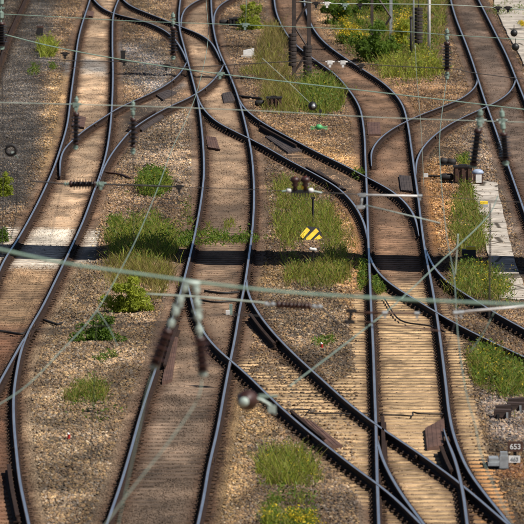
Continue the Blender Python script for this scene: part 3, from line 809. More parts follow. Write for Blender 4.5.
# ------------------------------------------------------------------ overhead wires
def spline(pts, n=8):
    P = [Vector(p) for p in pts]
    if len(P) < 3: return P
    out = []
    for i in range(len(P) - 1):
        p0 = P[i - 1] if i else P[0] * 2 - P[1]; p1, p2 = P[i], P[i + 1]; p3 = P[i + 2] if i + 2 < len(P) else P[-1] * 2 - P[-2]
        for k in range(n):
            t = k / n
            out.append(.5 * ((2 * p1) + (-p0 + p2) * t + (2 * p0 - 5 * p1 + 4 * p2 - p3) * t * t + (-p0 + 3 * p1 - 3 * p2 + p3) * t ** 3))
    out.append(P[-1]); return out
def wire(pts, r, m, label, D=None, z=None, name='overhead_wire', cat='wire', group='overhead line wires', clamps=(), straight=False):
    P = [at(x, y, D) if D else gnd(x, y, z) for x, y in pts]
    b = MB(); b.tube(P if straight else spline(P), r, m, n=6)
    c = P[0]
    if not clamps:
        o = b.build(name, smooth=True, origin=c); return tag(o, label, cat, group)
    root = empty(name, c, label, cat, group); b.build('cable', root, smooth=True)
    for (x, y, mm) in clamps:
        q = at(x, y, D) if D else gnd(x, y, z); cb = MB()
        cb.box(q, (.10, .05, .075), mm); cb.box(q + Vector((0, 0, -.06)), (.045, .05, .07), mm); cb.tube([q + Vector((-.09, 0, .012)), q + Vector((.09, 0, .012))], .018, mm)
        cb.build('clamp', root)
    return root
G, PL, DK = M_wire_g, M_wire_l, M_wire_d
wire([(-60,20),(0,33.5),(50,46),(115,58.5),(190,70),(262,79),(393,94),(580,116)], .011, G, 'long thin green wire sagging across the whole upper part from the left edge', D=145, clamps=[(220,74,M_patina)])
wire([(-60,101),(131,106),(262,111),(393,118),(580,124)], .007, PL, 'faint pale green wire just above the two tilted insulators at upper right', D=124.6, clamps=[(76,105,M_patina),(481,121,M_patina_l),(502,121,M_patina_l)])
wire([(-60,11),(60,17),(131,21),(245,25),(393,31),(450,35),(580,43)], .007, G, 'thin green wire nearest the top edge over its full width', D=150.4, clamps=[(245,25,M_patina)])
wire([(33,58),(78,61),(131,62),(185,67),(262,63),(320,61),(393,66),(455,69),(475,73),(580,86)], .009, DK, 'dark cross wire below the small bright bush, clamps strung along it', D=150, clamps=[(65,54,M_dark),(124,61,M_dark),(330,62.5,M_white),(343,62.5,M_white),(361,66,M_dark),(166,66,M_dark)])
wire([(299,1.5),(330,3.5),(393,4),(450,5),(500,8),(580,14)], .010, PL, 'pale short wire at the upper right corner crossing the two masts', D=165, clamps=[(316,3.5,M_dark),(327,3.5,M_white),(345,5,M_patina),(360,5,M_dark),(498,8,M_dark),(508,8,M_dark)])
wire([(30,181),(50,182.5),(67,184)], .014, DK, 'dark short rod left of the horizontal insulator over the left track', D=125, name='span_rod', cat='rod')
wire([(101,184.3),(130,185),(180,187)], .016, DK, 'dark thick rod right of the horizontal insulator, ending over the weeds', D=125, name='span_rod', cat='rod', clamps=[(179,187,M_dark),(101,184,M_patina)])
wire([(180,187),(262,190),(290,191)], .007, DK, 'thin dark cross wire between the thick rod end and the red lamps unit', D=125)
wire([(312,192),(360,194.5)], .009, DK, 'short wire from the red lamps unit to the white steady tube', D=125)
wire([(421,196),(470,199),(580,206)], .006, DK, 'thin wire leaving the white steady tube to the right edge', D=125)
wire([(-60,236),(0,249.5),(60,262.5),(131,273),(262,290),(393,299),(580,307)], .016, G, 'thick blurred green wire sagging across the middle, just under the shadow band', D=74)
wire([(-20,332),(100,326),(170,321),(220,315),(262,316),(330,321)], .006, DK, 'thin dark wire crossing behind the blurred insulator pair', D=98)
wire([(146,294),(200,297),(266,303)], .013, PL, 'pale grey rod reaching left from the lower horizontal insulator', D=101, name='span_rod', cat='rod')
wire([(322,308),(338,324)], .014, DK, 'short dark rod hanging off the right end of the lower horizontal insulator', D=101, name='span_rod', cat='rod')
wire([(447,76),(440,131),(440.5,171),(446,231),(454,277),(457,325),(461,362),(467,397),(475,425),(480,450),(488,473),(506,512),(530,560)], .0065, M_patina, 'pale contact wire running down the right side from the insulator to the number sign', z=5.5)
wire([(202,-60),(206,0),(208,40),(198,88),(186,120),(172,149),(157,190),(133,246),(97,310),(60,352),(25,387),(-20,416)], .0065, M_patina, 'green contact wire slanting from the top middle down to the lower left edge', z=5.5)
wire([(498,196),(488,216),(458,246),(440,262),(393,306),(340,348),(290,386)], .009, M_patina, 'diagonal green wire from the pale path down to the lower middle crossover', z=5.6)
wire([(203,374),(196,402),(165,447),(131,490),(90,545)], .008, PL, 'blurred pale wire running down left from the right blurred insulator', D=74)
wire([(154,367),(146,395),(139,430),(128,480),(115,540)], .006, M_patina, 'blurred dull wire running down from the left blurred insulator', D=74)
wire([(415,45),(417,80),(421,128),(424,190)], .005, PL, 'thin pale wire below the weight stack beside the white post', D=150)
wire([(133,150),(133.5,190),(134,243)], .006, DK, 'thin hanging wire under the dark insulator over the crossover', D=125)
wire([(172,56),(171.5,95),(171,140)], .006, DK, 'thin hanging wire under the black insulator left of the middle track', D=150)
wire([(18,158),(17,190),(16,215),(11,238)], .008, DK, 'short wire hanging below the ring pulley at the left edge', D=125)
wire([(1.5,46),(3,120),(3,190),(2,262)], .006, DK, 'vertical thin wire along the very left edge', D=140)
wire([(262,58),(285,79),(310,103)], .005, PL, 'faint thin stay leading down to the dark ball over the grass', D=145)
wire([(247,-20),(245.5,26)], .008, G, 'short pale vertical wire above the white block', D=150.4)
wire([(490,203),(490,260),(489,322)], .013, DK, 'dark vertical rod standing over the pale path above the yellow flowers', D=108, name='hanger_rod', cat='rod')
wire([(97,310),(109,328),(118,347)], .006, M_patina, 'short blurred stay branching right off the green contact wire', D=108)
wire([(97,310),(95,360),(93,410),(90,465)], .005, DK, 'blurred thin dropper hanging from the green contact wire on the lower left', D=108)
wire([(458,234),(457,250),(455,276)], .012, PL, 'short pale link between the diagonal wire and the contact wire', D=119, name='link_rod', cat='rod')
wire([(455,322),(450,338),(446,352)], .007, DK, 'short dark slanting stay crossing the cream track right rail', D=105)
wire([(500,300),(485,330),(470,352)], .007, M_patina, 'short dull stay slanting over the yellow flowered weeds at right', D=104)
wire([(240,35),(236,60),(230,85)], .006, DK, 'thin dark slanting stay left of the white block', D=152)
wire([(178,66),(200,73),(220,80)], .008, DK, 'short dark stay just below the long green wire over the middle track', D=148)
wire([(32,77),(52,73),(78,67)], .010, M_brownbox, 'thin brown rod slanting in the gravel left of the left track', D=float(gnd(50,78).y), name='iron_rod', cat='rod')

# steady arms: white registration tubes
def arm(name, p, q, r, m, label, D, ends=None, D2=None):
    a, b_ = at(*p, D), at(*q, D2 or D)
    root = empty(name, a, label, 'steady arm', 'steady arms of the overhead line')
    mb = MB(); mb.tube([a, b_], r, m, n=8); mb.build('tube', root, smooth=True)
    for e in (ends or []):
        c = at(*e, D); k = MB(); k.tube([c + Vector((-.035, 0, 0)), c + Vector((.035, 0, 0))], r * 1.7, M_galv, n=8)
        k.box(c + Vector((0, 0, -.04)), (.03, .03, .06), M_galv); k.build('end_fitting', root)
    return root
arm('steady_arm', (364,195), (420,196), .016, M_white, 'straight white tube over the cream track, above the shadow band', 121, [(420,196)])
arm('steady_arm', (365,205), (440,223), .009, M_patina_l, 'thin pale slanting rod just below the straight white tube', 121)
arm('steady_arm', (355,312.5), (417,313.5), .016, M_brownbox, 'brown tube over the cream track with a dark end block on its left', 103, [(385,313),(417,313.5)])
arm('steady_arm', (357,321), (440,331), .010, M_brownbox, 'thin brown rod directly below the brown tube over the cream track', 103)
arm('steady_arm', (350,323), (420,336), .007, M_dark, 'thin dark rod slanting lowest across the cream track', 103)
arm('steady_arm', (455,312.5), (540,305), .017, M_white, 'white tube near the right edge above yellow flowered weeds', 101, [(456,313),(461,312.5)])
def bracket(px, y0, y1, D, m, label):
    a, b_ = at(px, y0, D), at(px - 2, y1, D)
    root = empty('arm_bracket', b_, label, 'bracket', 'brackets holding the steady arms')
    mb = MB(); mb.tube([a, b_], .022, m, n=8); mb.build('spindle', root, smooth=True)
    for q in (a, b_):
        k = MB(); k.box(q, (.11, .06, .055), m); k.tube([q + Vector((-.075, 0, 0)), q + Vector((.075, 0, 0))], .022, m, n=8); k.build('lug', root)
bracket(362.5, 195, 207, 121, M_galv, 'small grey bracket at the left end of the straight white tube')
bracket(351.5, 311, 322, 103, M_dark, 'small black bracket at the left end of the brown tube')

# ------------------------------------------------------------------ insulators
IG = 'overhead line insulators'
def insulator(top, bot, D, sheds, rs, label, s0, s1, body=M_black_ins, cap=M_brown_ins, rc=None, fit=M_patina, D2=None, knuckles=2, caps=True):
    """top/bot: photo ends of the whole assembly; s0..s1: the fraction taken by the porcelain"""
    a, b_ = at(*top, D), at(*bot, D2 or D); L = (b_ - a).length; d = (b_ - a) / L
    root = empty('insulator', b_, label, 'insulator', IG)
    rs *= 1.22; rc = max(rc or 0, rs * .56)
    prof = []
    t0, t1 = L * s0, L * s1; n = sheds; cap_l = (t1 - t0) * (.13 if caps else .03)
    u0, u1 = t0 + cap_l, t1 - cap_l * .8; st_ = (u1 - u0) / n
    for i in range(n):
        c = u0 + st_ * i; big = rs * (1.0 if i in (0, n - 1) or i % 2 == 0 else .86)
        prof += [(c, rc * .75), (c + st_ * .25, rc * .8), (c + st_ * .42, big), (c + st_ * .55, big), (c + st_ * .75, rc * .85), (c + st_ * .98, rc * .75)]
    mb = MB(); mb.lathe(a, b_, prof, body, 16); mb.build('porcelain_sheds', root, smooth=False)
    for (x0, x1, sg) in ((t0, u0, 1), (u1, t1, -1)):
        c = MB(); c.lathe(a, b_, [(x0, rc * .55), (x0 + (x1 - x0) * .15, rc * 1.05), (x0 + (x1 - x0) * .85, rc * 1.15), (x1, rc * .8)], cap, 14); c.build('end_cap', root, smooth=True)
    def fitting(x0, x1):
        if x1 - x0 < .02: return
        f = MB(); l = x1 - x0; k = max(1, knuckles)
        pr = [(x0, .012)]
        for i in range(k):
            c = x0 + l * (i + .5) / k; w_ = l / k * .28
            pr += [(c - w_, .016), (c - w_ * .7, rc * .75), (c + w_ * .7, rc * .75), (c + w_, .016)]
        pr += [(x1, .018)]
        f.lathe(a, b_, pr, fit, 10)
        f.box(a + d * (x0 + l * .5), (rc * 1.9, .03, .035), fit); f.build('end_fitting', root)
    fitting(0, t0); fitting(t1, L)
    return root
insulator((76.5,96), (75.5,150), 125, 7, .068, 'dark hanging insulator beside the left track, left of its rusty plate', .30, .90)
insulator((133,100), (133,155), 125, 5, .066, 'dark hanging insulator over the crossover, with a green clamp on top', .32, .86, rc=.040)
insulator((173,12), (173,60), 150, 7, .078, 'black hanging insulator left of the middle track near the top', .30, .90)
insulator((447,28), (447,80), 150, 7, .082, 'black hanging insulator left of the upper right track', .26, .82, rc=.045)
insulator((481,108), (473,168), 118, 8, .085, 'left one of two tilted insulators at upper right, leaning over the boxes by the path', .34, .96, rc=.045)
insulator((501.5,108), (506,166), 118, 8, .082, 'right one of two tilted insulators at upper right, hanging over the far rail', .42, .90, rc=.045)
insulator((1,-6), (1,50), 140, 7, .10, 'black and green insulator cut by the left edge in the upper corner', .50, .92, rc=.05)
insulator((64,184), (101,184.2), 125, 7, .078, 'horizontal insulator lying across the left track above the bright concrete', .14, .86, rc=.038)
insulator((263,304), (323,307), 101, 7, .066, 'horizontal brown insulator with pale tips right of the middle track, under the green wire', .22, .80, body=M_brown_ins, rc=.045, fit=M_galv)
r1 = insulator((187,282), (153,369), 74, 5, .074, 'left one of the big blurred insulator pair, leaning along the rail', .54, .95, body=M_brown_ins, rc=.042, knuckles=4, fit=M_patina_l)
r2 = insulator((195.5,283), (203,376), 74, 5, .074, 'right one of the big blurred insulator pair, hanging upright', .58, .95, body=M_brown_ins, rc=.044, knuckles=4, fit=M_patina_l)
wire([(182,282),(200,284)], .03, M_patina_l, 'thick pale yoke bar on top of the big blurred insulator pair', D=74, name='yoke_bar', cat='yoke')

# bell insulator seen end on, lower middle
c = at(248, 400, 86); root = empty('bell_insulator', c, 'round purple brown bell insulator seen end on beside the lower middle rail', 'insulator')
e = c + Vector((-.045, -.22, .0))
mb = MB(); mb.lathe(c + Vector((.02, .12, 0)), e, [(0, .03), (.04, .085), (.10, .115), (.16, .118), (.20, .10), (.24, .07), (.27, .05)], M_brown_ins, 20); mb.build('bell', root, smooth=True)
mb = MB(); mb.lathe(c + Vector((-.04, -.14, -.005)), e + Vector((-.02, -.1, 0)), [(0, .05), (.03, .056), (.10, .052), (.12, .03)], M_patina_l, 14); mb.build('end_cap', root, smooth=True)
mb = MB(); p = [at(256,398,86), at(262,400,86), at(270,405,86), at(275,414,86)]; mb.tube(p, .02, M_patina_l); mb.box(at(263,396,86), (.10,.03,.04), M_patina); mb.box(at(272,409,86), (.09,.05,.08), M_patina_l); mb.tube([at(260,397,86), at(278,396,86)], .012, M_patina); mb.build('bracket', root)

# unit with two red topped bells on the cross wire
c = at(300, 188, 125); root = empty('switch_unit', c, 'dark unit with two red topped bells and white end bushings above green grass', 'line switch')
mb = MB(); mb.box(at(300,191.5,125), (.30,.06,.05), M_black)
for i in range(7): mb.box(at(292 + i * 2.7, 194.5, 125), (.018,.05,.075), M_black)
mb.build('comb_bar', root)
for x in (295, 305.5):
    q = at(x, 190, 125); mb = MB(); mb.lathe(q, q + Vector((0, 0, .2)), [(0, .045), (.05, .03), (.08, .065), (.11, .04), (.15, .085), (.19, .075), (.22, .04)], M_brown_ins, 14); bell = mb.build('bell', root, smooth=True)
    mb = MB(); t = at(x, 179.5, 125); mb.lathe(t, t + Vector((0, 0, .03)), [(-.012, .066), (.015, .066), (.035, .048), (.05, .018)], M_red, 12); mb.build('red_cap', bell, smooth=True)
for x, s_ in ((289, -1), (310.8, 1)):
    q = at(x, 190.6, 125); mb = MB(); mb.lathe(q - Vector((.045, 0, 0)), q + Vector((.1, 0, 0)), [(0, .02), (.02, .042), (.07, .042), (.09, .02)], M_white, 12); mb.build('bushing', root, smooth=True)
mb = MB(); q = at(302.5, 187, 125); mb.box(q, (.04, .04, .07), M_yellow); mb.box(at(308, 185, 125), (.035, .03, .05), M_white); mb.build('counterpiece', root)
mb = MB(); mb.tube([at(282, 191.5, 125), at(288, 190.8, 125)], .02, M_patina); mb.tube([at(312, 191, 125), at(322, 193, 125)], .02, M_patina_l); mb.build('wire_end', root)

# ring pulley, hanging balls and the green clamp
c = at(11, 150, 125); root = empty('ring_pulley', c, 'dark ring pulley hanging above the weeds at the left edge', 'pulley')
mb = MB(); N = 22; mb.tube([c + Vector((math.cos(2*math.pi*i/N) * .082, 0, math.sin(2*math.pi*i/N) * .080)) for i in range(N + 1)], .030, M_dark, n=8, cap=False); mb.build('ring', root, smooth=True)
mb = MB(); mb.box(c + Vector((.03, 0, -.06)), (.05, .04, .07), M_patina_l); mb.tube([c + Vector((.04, 0, -.07)), at(18, 158, 125)], .012, M_patina); mb.build('clamp', root)
def ball(px, py, D, r, label, m=M_black, cap=None):
    c = at(px, py, D); root = empty('line_ball', c, label, 'ball', 'dark balls on the overhead line')
    mb = MB(); mb.lathe(c - Vector((0, 0, r)), c + Vector((0, 0, r)), [(r - r * math.cos(math.pi * i / 9), max(.003, r * math.sin(math.pi * i / 9))) for i in range(10)], m, 18); mb.build('shell', root, smooth=True)
    mb = MB(); mb.tube([c + Vector((0, 0, r * .9)), c + Vector((0, 0, r + .09))], .008, M_dark); mb.build('hook', root)
    if cap:
        mb = MB(); q = c + Vector((.015, -r * .9, 0)); mb.lathe(q, q + Vector((0, -.03, 0)), [(0, .04), (.02, .036), (.03, .015)], cap, 10); mb.build('end_cap', root, smooth=True)
ball(312.5, 106, 145, .085, 'dark ball with a pale cap in front of the upper green grass', M_black, M_galv)
ball(514, 33, 150, .072, 'upper black ball in front of the pale pavement at upper right')
ball(515.5, 47, 150, .076, 'lower black ball in front of the pale pavement at upper right')
c = at(319, 127, 135); root = empty('wire_clamp', c, 'bright green winged clamp hanging just above the orange ballast', 'clamp')
mb = MB(); mb.lathe(c - Vector((.06, 0, 0)), c + Vector((.1, 0, 0)), [(0, .02), (.03, .05), (.08, .05), (.12, .02)], M_green, 10); mb.build('body', root, smooth=True)
for s_, dz in ((-1, 0), (1, 0), (-1, -.045), (1, -.04)):
    mb = MB(); mb.tube([c + Vector((s_ * .03, 0, dz * .3)), c + Vector((s_ * .15, 0, dz))], .012, M_green); mb.build('wing', root)
mb = MB(); mb.tube([c + Vector((-.005, 0, .04)), at(320.5, 111, 135)], .006, M_dark); mb.box(at(320.5, 111, 135), (.05, .04, .06), M_dark); mb.build('hanger', root)

# ------------------------------------------------------------------ masts and tension weights at the top
def lattice_mast(xl, xr, ybase, h, label, m=M_mast, m2=None, depth=.5, step=1.05, t=.075):
    a, b_ = gnd(xl, ybase), gnd(xr, ybase); root = empty('lattice_mast', ((a.x + b_.x) / 2, a.y, 0), label, 'mast', 'lattice masts at the top')
    Y = a.y
    for X, mm in ((a.x, m), (b_.x, m2 or m)):
        for dy in (0, depth):
            k = MB(); k.box((X, Y + dy, h / 2 - .1), (t, t, h + .2), mm); k.build('leg', root)
    k = MB(); z = .25; i = 0
    while z + step < h:
        for dy in (0, depth):
            p, q = ((a.x, z), (b_.x, z + step)) if (i % 2 == 0) else ((b_.x, z), (a.x, z + step))
            k.tube([(p[0], Y + dy - .04, p[1]), (q[0], Y + dy - .04, q[1])], .032, m, n=4)
        if i % 3 == 0: k.tube([(a.x, Y - .045, z), (b_.x, Y - .045, z)], .022, m, n=4)
        z += step; i += 1
    k.build('lacing', root)
    k = MB(); k.box(((a.x + b_.x) / 2, Y + depth / 2, .03), (abs(b_.x - a.x) + .4, depth + .35, .2), M_conc if m2 else M_mast); k.build('foot', root)
    return root
lattice_mast(294, 309, 81, 9, 'brown lattice mast holding two weight stacks in the dry grass, above the left weights', t=.13, step=.8)
lattice_mast(372, 391, 52, 9, 'mast with one brown and one grey leg among the shrubs at the top', m2=M_galv, t=.10, step=1.0)
def weights(px, y0, y1, ybase, wpx, label, n=9):
    D = float(gnd(px, ybase).y) - .35; a, b_ = at(px, y0, D), at(px, y1, D)
    root = empty('tension_weights', b_, label, 'weights', 'tension weight stacks on the masts'); r = wpx / 2 * D / F
    H = (a - b_).z; k = MB()
    k.tube([b_ + Vector((0, 0, -.05)), a + Vector((0, 0, .12))], .03, M_dark); k.tube([a, Vector((a.x, a.y, 9.0))], .012, M_wire_d); k.build('hanger_rod', root)
    for i in range(n):
        z = b_.z + H * i / n; q = Vector((b_.x, b_.y, z)); k = MB()
        k.lathe(q, q + Vector((0, 0, 1)), [(0, r * .9), (H / n * .12, r), (H / n * .72, r), (H / n * .84, r * .9)], M_weight, 14); k.build('weight', root)
weights(292.5, 33, 66, 82, 8.5, 'left weight stack, in front of the brown lattice mast')
weights(307.5, 45, 79, 82, 9, 'right and lower weight stack, beside the brown lattice mast')
weights(418.5, 7, 43, 60, 8.5, 'weight stack between the slim posts right of the flowering shrubs', n=10)
def post(px, ybase, ytop, r, m, label, depth=0):
    a = gnd(px, ybase); root = empty('post', a, label, 'post', 'slim posts beside the top weight stack')
    D = a.y; z1 = min(at(px, ytop, D).z, 12); k = MB(); k.lathe(a + Vector((0, 0, -.1)), a + Vector((0, 0, 1)), [(0, r), (z1 * .5, r * .97), (z1 + .1, r * .9)], m, 12); k.build('shaft', root, smooth=True)
    k = MB(); k.box(a + Vector((0, 0, .03)), (r * 5, r * 5, .12), M_conc); k.build('foot', root)
    k = MB(); k.lathe(a + Vector((0, 0, z1)), a + Vector((0, 0, z1 + 1)), [(-.02, r * 1.15), (.03, r * 1.15), (.06, r * .5)], m, 12); k.build('cap', root)
post(429, 56, -60, .055, M_white, 'tall white post right of the weight stack at the top')
post(413.5, 58, -60, .03, M_galv, 'thin grey post touching the left side of the top weight stack')
post(411, 62, 18, .05, M_dark, 'short black post at the foot of the top weight stack')

# ------------------------------------------------------------------ lineside boxes, point machines and small things on the ground
def sub(px, py, dz=0, dy=0): 
    p = gnd(px, py); return Vector((p.x, p.y + dy, dz))
def point_machine(px, py, w_, label, m=M_brownbox, lid=None, ribs=4, h=.34):
    p = gnd(px, py); root = empty('point_machine', p, label, 'point machine', 'point machines beside the tracks')
    k = MB(); k.box(p + Vector((0, .25, h / 2 + .03)), (w_, .5, h), m, taper=.94)
    for i in range(ribs): k.box(p + Vector((-w_ / 2 + w_ * (i + .5) / ribs, -.005, h * .5 + .03)), (w_ / ribs * .42, .06, h * .85), m)
    k.build('housing', root)
    k = MB(); k.box(p + Vector((0, .25, h + .05)), (w_ * 1.04, .55, .035), lid or M_dark); k.box(p + Vector((0, .25, h + .085)), (w_ * .4, .2, .03), lid or M_dark); k.build('lid', root)
    k = MB(); k.box(p + Vector((0, .2, 0)), (w_ * 1.5, .7, .05), M_dark); k.build('base_plate', root)
    k = MB(); q = p + Vector((-w_ * .5, .15, .18)); k.lathe(q, q + Vector((-1, 0, 0)), [(0, .06), (.04, .1), (.3, .1), (.36, .06)], M_dark, 12); k.build('motor', root, smooth=True)
    return root
point_machine(463, 184, .52, 'brown ribbed point machine beside the top end of the pale path', ribs=3, h=.42)
point_machine(274, 109, .5, 'dark brown point machine in dry grass right of the crossover, left of the hanging ball', h=.3)
point_machine(236, 27, .55, 'dark machine box left of the bright bush near the top', m=M_dark, h=.26)
p = gnd(448, 165); root = empty('motor_drum', p, 'dark horizontal drum behind the ribbed machine by the pale path', 'motor')
k = MB(); q = p + Vector((-.22, 0, .12)); k.lathe(q, q + Vector((1, 0, -.1)), [(0, .07), (.03, .10), (.16, .10), (.17, .085), (.22, .085), (.23, .10), (.42, .10), (.45, .05)], M_dark, 14); k.build('drum', root, smooth=True)
k = MB(); k.box(p + Vector((0, .05, .02)), (.4, .3, .05), M_dark); k.build('base_plate', root)
p = gnd(478, 186); root = empty('cable_box', p, 'white cable box with a grey blue lid at the top of the pale path', 'cable box')
k = MB(); k.box(p + Vector((0, .2, .17)), (.26, .32, .30), M_brownbox); k.build('body', root)
k = MB(); k.box(p + Vector((.02, .025, .2)), (.16, .02, .22), M_white); k.build('door', root)
k = MB(); k.lathe(p + Vector((0, .2, .32)), p + Vector((0, .2, 1)), [(0, .16), (.05, .165), (.10, .12), (.13, .05)], M_blue, 14); k.build('lid', root, smooth=True)
p0, p1 = gnd(426, 178.5), gnd(458, 179.5); root = empty('switch_rod', p0, 'dark rod joining the ribbed machine to the cream track rail', 'rod')
k = MB(); k.tube([p0 + Vector((0, 0, .07)), p1 + Vector((0, 0, .09))], .028, M_dark); k.build('rod', root); k = MB(); k.box(p0 + Vector((0, 0, .09)), (.12, .12, .1), M_white); k.build('rod_end', root)
k = MB(); k.box((p0 + p1) / 2 + Vector((.2, 0, .04)), (.3, .25, .12), M_galv); k.build('joint', root)

def small_box(px, py, w_, h, m, top, label, dpt=.35, name='lineside_box', topc=.6, xoff=.0):
    p = gnd(px, py); root = empty(name, p, label, 'box', 'small boxes beside the tracks')
    k = MB(); k.box(p + Vector((0, dpt / 2, h / 2)), (w_, dpt, h), m, taper=.96); k.build('body', root)
    k = MB(); k.box(p + Vector((xoff, dpt / 2, h + .03)), (w_ * topc, dpt * .8, .07), top); k.build('lid', root)
    k = MB(); k.box(p + Vector((0, dpt / 2, .0)), (w_ * 1.2, dpt * 1.3, .06), M_dark); k.build('base_plate', root)
small_box(469, 259, .34, .22, M_black, M_yellow, 'black box with a yellow cap in the weeds left of the pale path', topc=.65, xoff=.05)
small_box(484, 209, .2, .12, M_galv, M_yellow, 'small yellow topped box on the pale path', topc=1)
small_box(40, 36, .22, .3, M_dark, M_brownbox, 'small dark upright box just above the small bright bush', topc=1.1)
small_box(123, 60, .16, .26, M_dark, M_dark, 'small black box right of the pale left track, in the gravel', topc=1.1)
# white marker block
p = gnd(249, 57); root = empty('marker_block', p, 'white painted block with a slanted top in dry grass right of the middle track', 'block')
k = MB(); k.add([p + Vector(v) for v in ((-.2,0,-.02),(.18,0,-.02),(.18,.35,-.02),(-.2,.35,-.02),(-.2,0,.22),(.18,0,.30),(.18,.35,.30),(-.2,.35,.22))], [(3,2,1,0),(4,5,6,7),(0,1,5,4),(1,2,6,5),(2,3,7,6),(3,0,4,7)], M_white); k.build('block', root)
k = MB(); k.box(p + Vector((0, -.3, .03)), (.55, .5, .08), M_conc); k.build('base_slab', root)
# wooden sleepers stack lower right
for (px, py, wpx, label) in ((503, 419, 17, 'left dark brown timber block on the grey gravel at the lower right edge'), (516, 412, 18, 'right dark brown timber block behind the other, at the lower right edge')):
    p = gnd(px, py); w_ = wpx / (py - HORIZON) * CAM_H; root = empty('timber_block', p, label, 'timber', 'old timber blocks')
    k = MB(); k.box(p + Vector((0, .2, .09)), (w_, .26, .15), M_wood, M=Matrix.Rotation(.05, 3, 'Y')); k.build('timber', root)
    k = MB(); k.box(p + Vector((.02, .5, .14)), (w_ * .9, .24, .16), M_wood, M=Matrix.Rotation(-.06, 3, 'Y')); k.build('timber', root)
    k = MB(); k.box(p + Vector((-w_ * .28, .06, .04)), (.05, .08, .1), M_dark); k.box(p + Vector((w_ * .25, .06, .06)), (.04, .06, .12), M_galv); k.build('bolt', root)
# hazard board
p = gnd(309, 240.5); D = p.y; root = empty('hazard_board', p, 'black board with yellow diagonal stripes standing in the green grass', 'sign')
c0 = at(310.5, 234, D)
Wd, Hd = .56, .38
def oct_(c, w_, h_, y): 
    return [c + Vector((v[0], v[1] + v[2] * .45, v[2])) for v in ((-w_/2, y, -h_*.1), (-w_*.12, y, h_/2), (w_*.38, y, h_*.38), (w_/2, y, -h_*.05), (w_*.42, y, -h_*.42), (-w_*.15, y, -h_/2))]
k = MB(); f_ = oct_(c0, Wd, Hd, -.012); b2 = oct_(c0, Wd, Hd, .012); n = len(f_)
k.add(f_ + b2, [tuple(range(n)), tuple(range(n, 2 * n))[::-1]] + [(i, n + i, n + (i + 1) % n, (i + 1) % n) for i in range(n)], M_black); k.build('board', root)
for (x0, y0, x1, y1) in ((301.3,237.0,308.5,228.8),(306.0,240.8,317.5,229.8),(315.0,240.8,320.6,236.0)):
    a, b_ = at(x0, y0, D), at(x1, y1, D); d = (b_ - a).normalized(); nrm = Vector((-d.z, 0, d.x)) * .052
    a.y = D - .020 + (a.z - c0.z) * .45; b_.y = D - .020 + (b_.z - c0.z) * .45; nrm.y = nrm.z * .45; k = MB(); k.add([a - nrm, b_ - nrm, b_ + nrm, a + nrm] + [q + Vector((0, .004, 0)) for q in (a - nrm, b_ - nrm, b_ + nrm, a + nrm)], [(0,1,2,3),(7,6,5,4),(0,4,5,1),(1,5,6,2),(2,6,7,3),(3,7,4,0)], M_yellow); k.build('stripe', root)
k = MB(); k.tube([p + Vector((0, .04, -.05)), at(309, 233, D) + Vector((0, .04, 0))], .022, M_dark); k.build('post', root)
p = gnd(312.5, 268); root = empty('ground_lamp', p, 'small white lamp just below the hazard striped board', 'lamp')
c = at(313, 249, p.y); k = MB(); k.lathe(c - Vector((.09, 0, 0)), c + Vector((.2, 0, -.03)), [(0, .02), (.03, .05), (.08, .035), (.13, .05), (.18, .03)], M_white, 12); k.build('lamp_head', root, smooth=True)
k = MB(); k.tube([p + Vector((0, .03, -.05)), c], .018, M_dark); k.build('stand', root)
k = MB(); k.box(p + Vector((0, .06, .02)), (.2, .2, .08), M_dark); k.build('base_plate', root)
# dark thin post in the grass
post_p = gnd(313, 228); root = empty('grass_stake', post_p, 'thin dark stake in the green grass between the red lamps unit and the hazard board', 'stake')
k = MB(); k.tube([post_p, post_p + Vector((0, 0, .75))], .03, M_dark); k.build('shaft', root); k = MB(); k.box(post_p + Vector((0, 0, .76)), (.09, .06, .05), M_dark); k.build('cap', root)
# number signs
def text_obj(txt, loc, size, m, parent):
    cu = bpy.data.curves.new('lettering', 'FONT'); cu.body = txt; cu.size = size; cu.align_x = 'CENTER'; cu.align_y = 'CENTER'; cu.extrude = .002; cu.offset = size * .02
    cu.materials.append(m); o = bpy.data.objects.new('lettering', cu); COL.objects.link(o); o.parent = parent
    o.location = loc - parent_origin(parent); o.rotation_euler = (math.pi / 2, 0, 0); return o
p = gnd(515.5, 466); D = p.y; root = empty('number_sign', p, 'dark brown number sign 653 above a small white plate, lower right edge', 'sign')
k = MB(); k.box(at(515.3, 446.5, D), (.275, .03, .185), M_brownbox); plate_ = k.build('number_board', root)
text_obj('653', at(515.3, 446.8, D) + Vector((0, -.018, 0)), .135, M_white, plate_)
k = MB(); k.box(at(514.5, 459.2, D), (.21, .03, .125), M_white); wp_ = k.build('white_plate', root)
text_obj('463', at(514.5, 459.4, D) + Vector((0, -.018, 0)), .10, M_galv, wp_)
k = MB(); k.box(at(515, 455, D) + Vector((0, .045, 0)), (.06, .045, .42), M_dark); k.build('post', root)
small_box(504, 470, .16, .25, M_galv, M_galv, 'light grey rounded box just left of the number sign', dpt=.25, topc=.8)
small_box(494, 467.5, .22, .09, M_galv, M_galv, 'flat light grey box left of the rounded one by the number sign', dpt=.6, topc=.8)
# small bolts: red and white litter
for (px, py, m1, m2, label) in ((68.5, 440, M_red, M_white, 'small red peg in the ballast at the lower left'), (321.5, 349, M_red, M_white, 'small red and white peg in the ballast left of the cream track')):
    p = gnd(px, py); root = empty('marker_peg', p, label, 'peg', 'red pegs in the ballast')
    k = MB(); k.tube([p + Vector((0, 0, -.02)), p + Vector((.01, 0, .10))], .028, m1, n=8); k.build('shaft', root); k = MB(); k.tube([p + Vector((.012, 0, .102)), p + Vector((-.02, 0, .13))], .022, m2, n=8); k.build('tip', root)
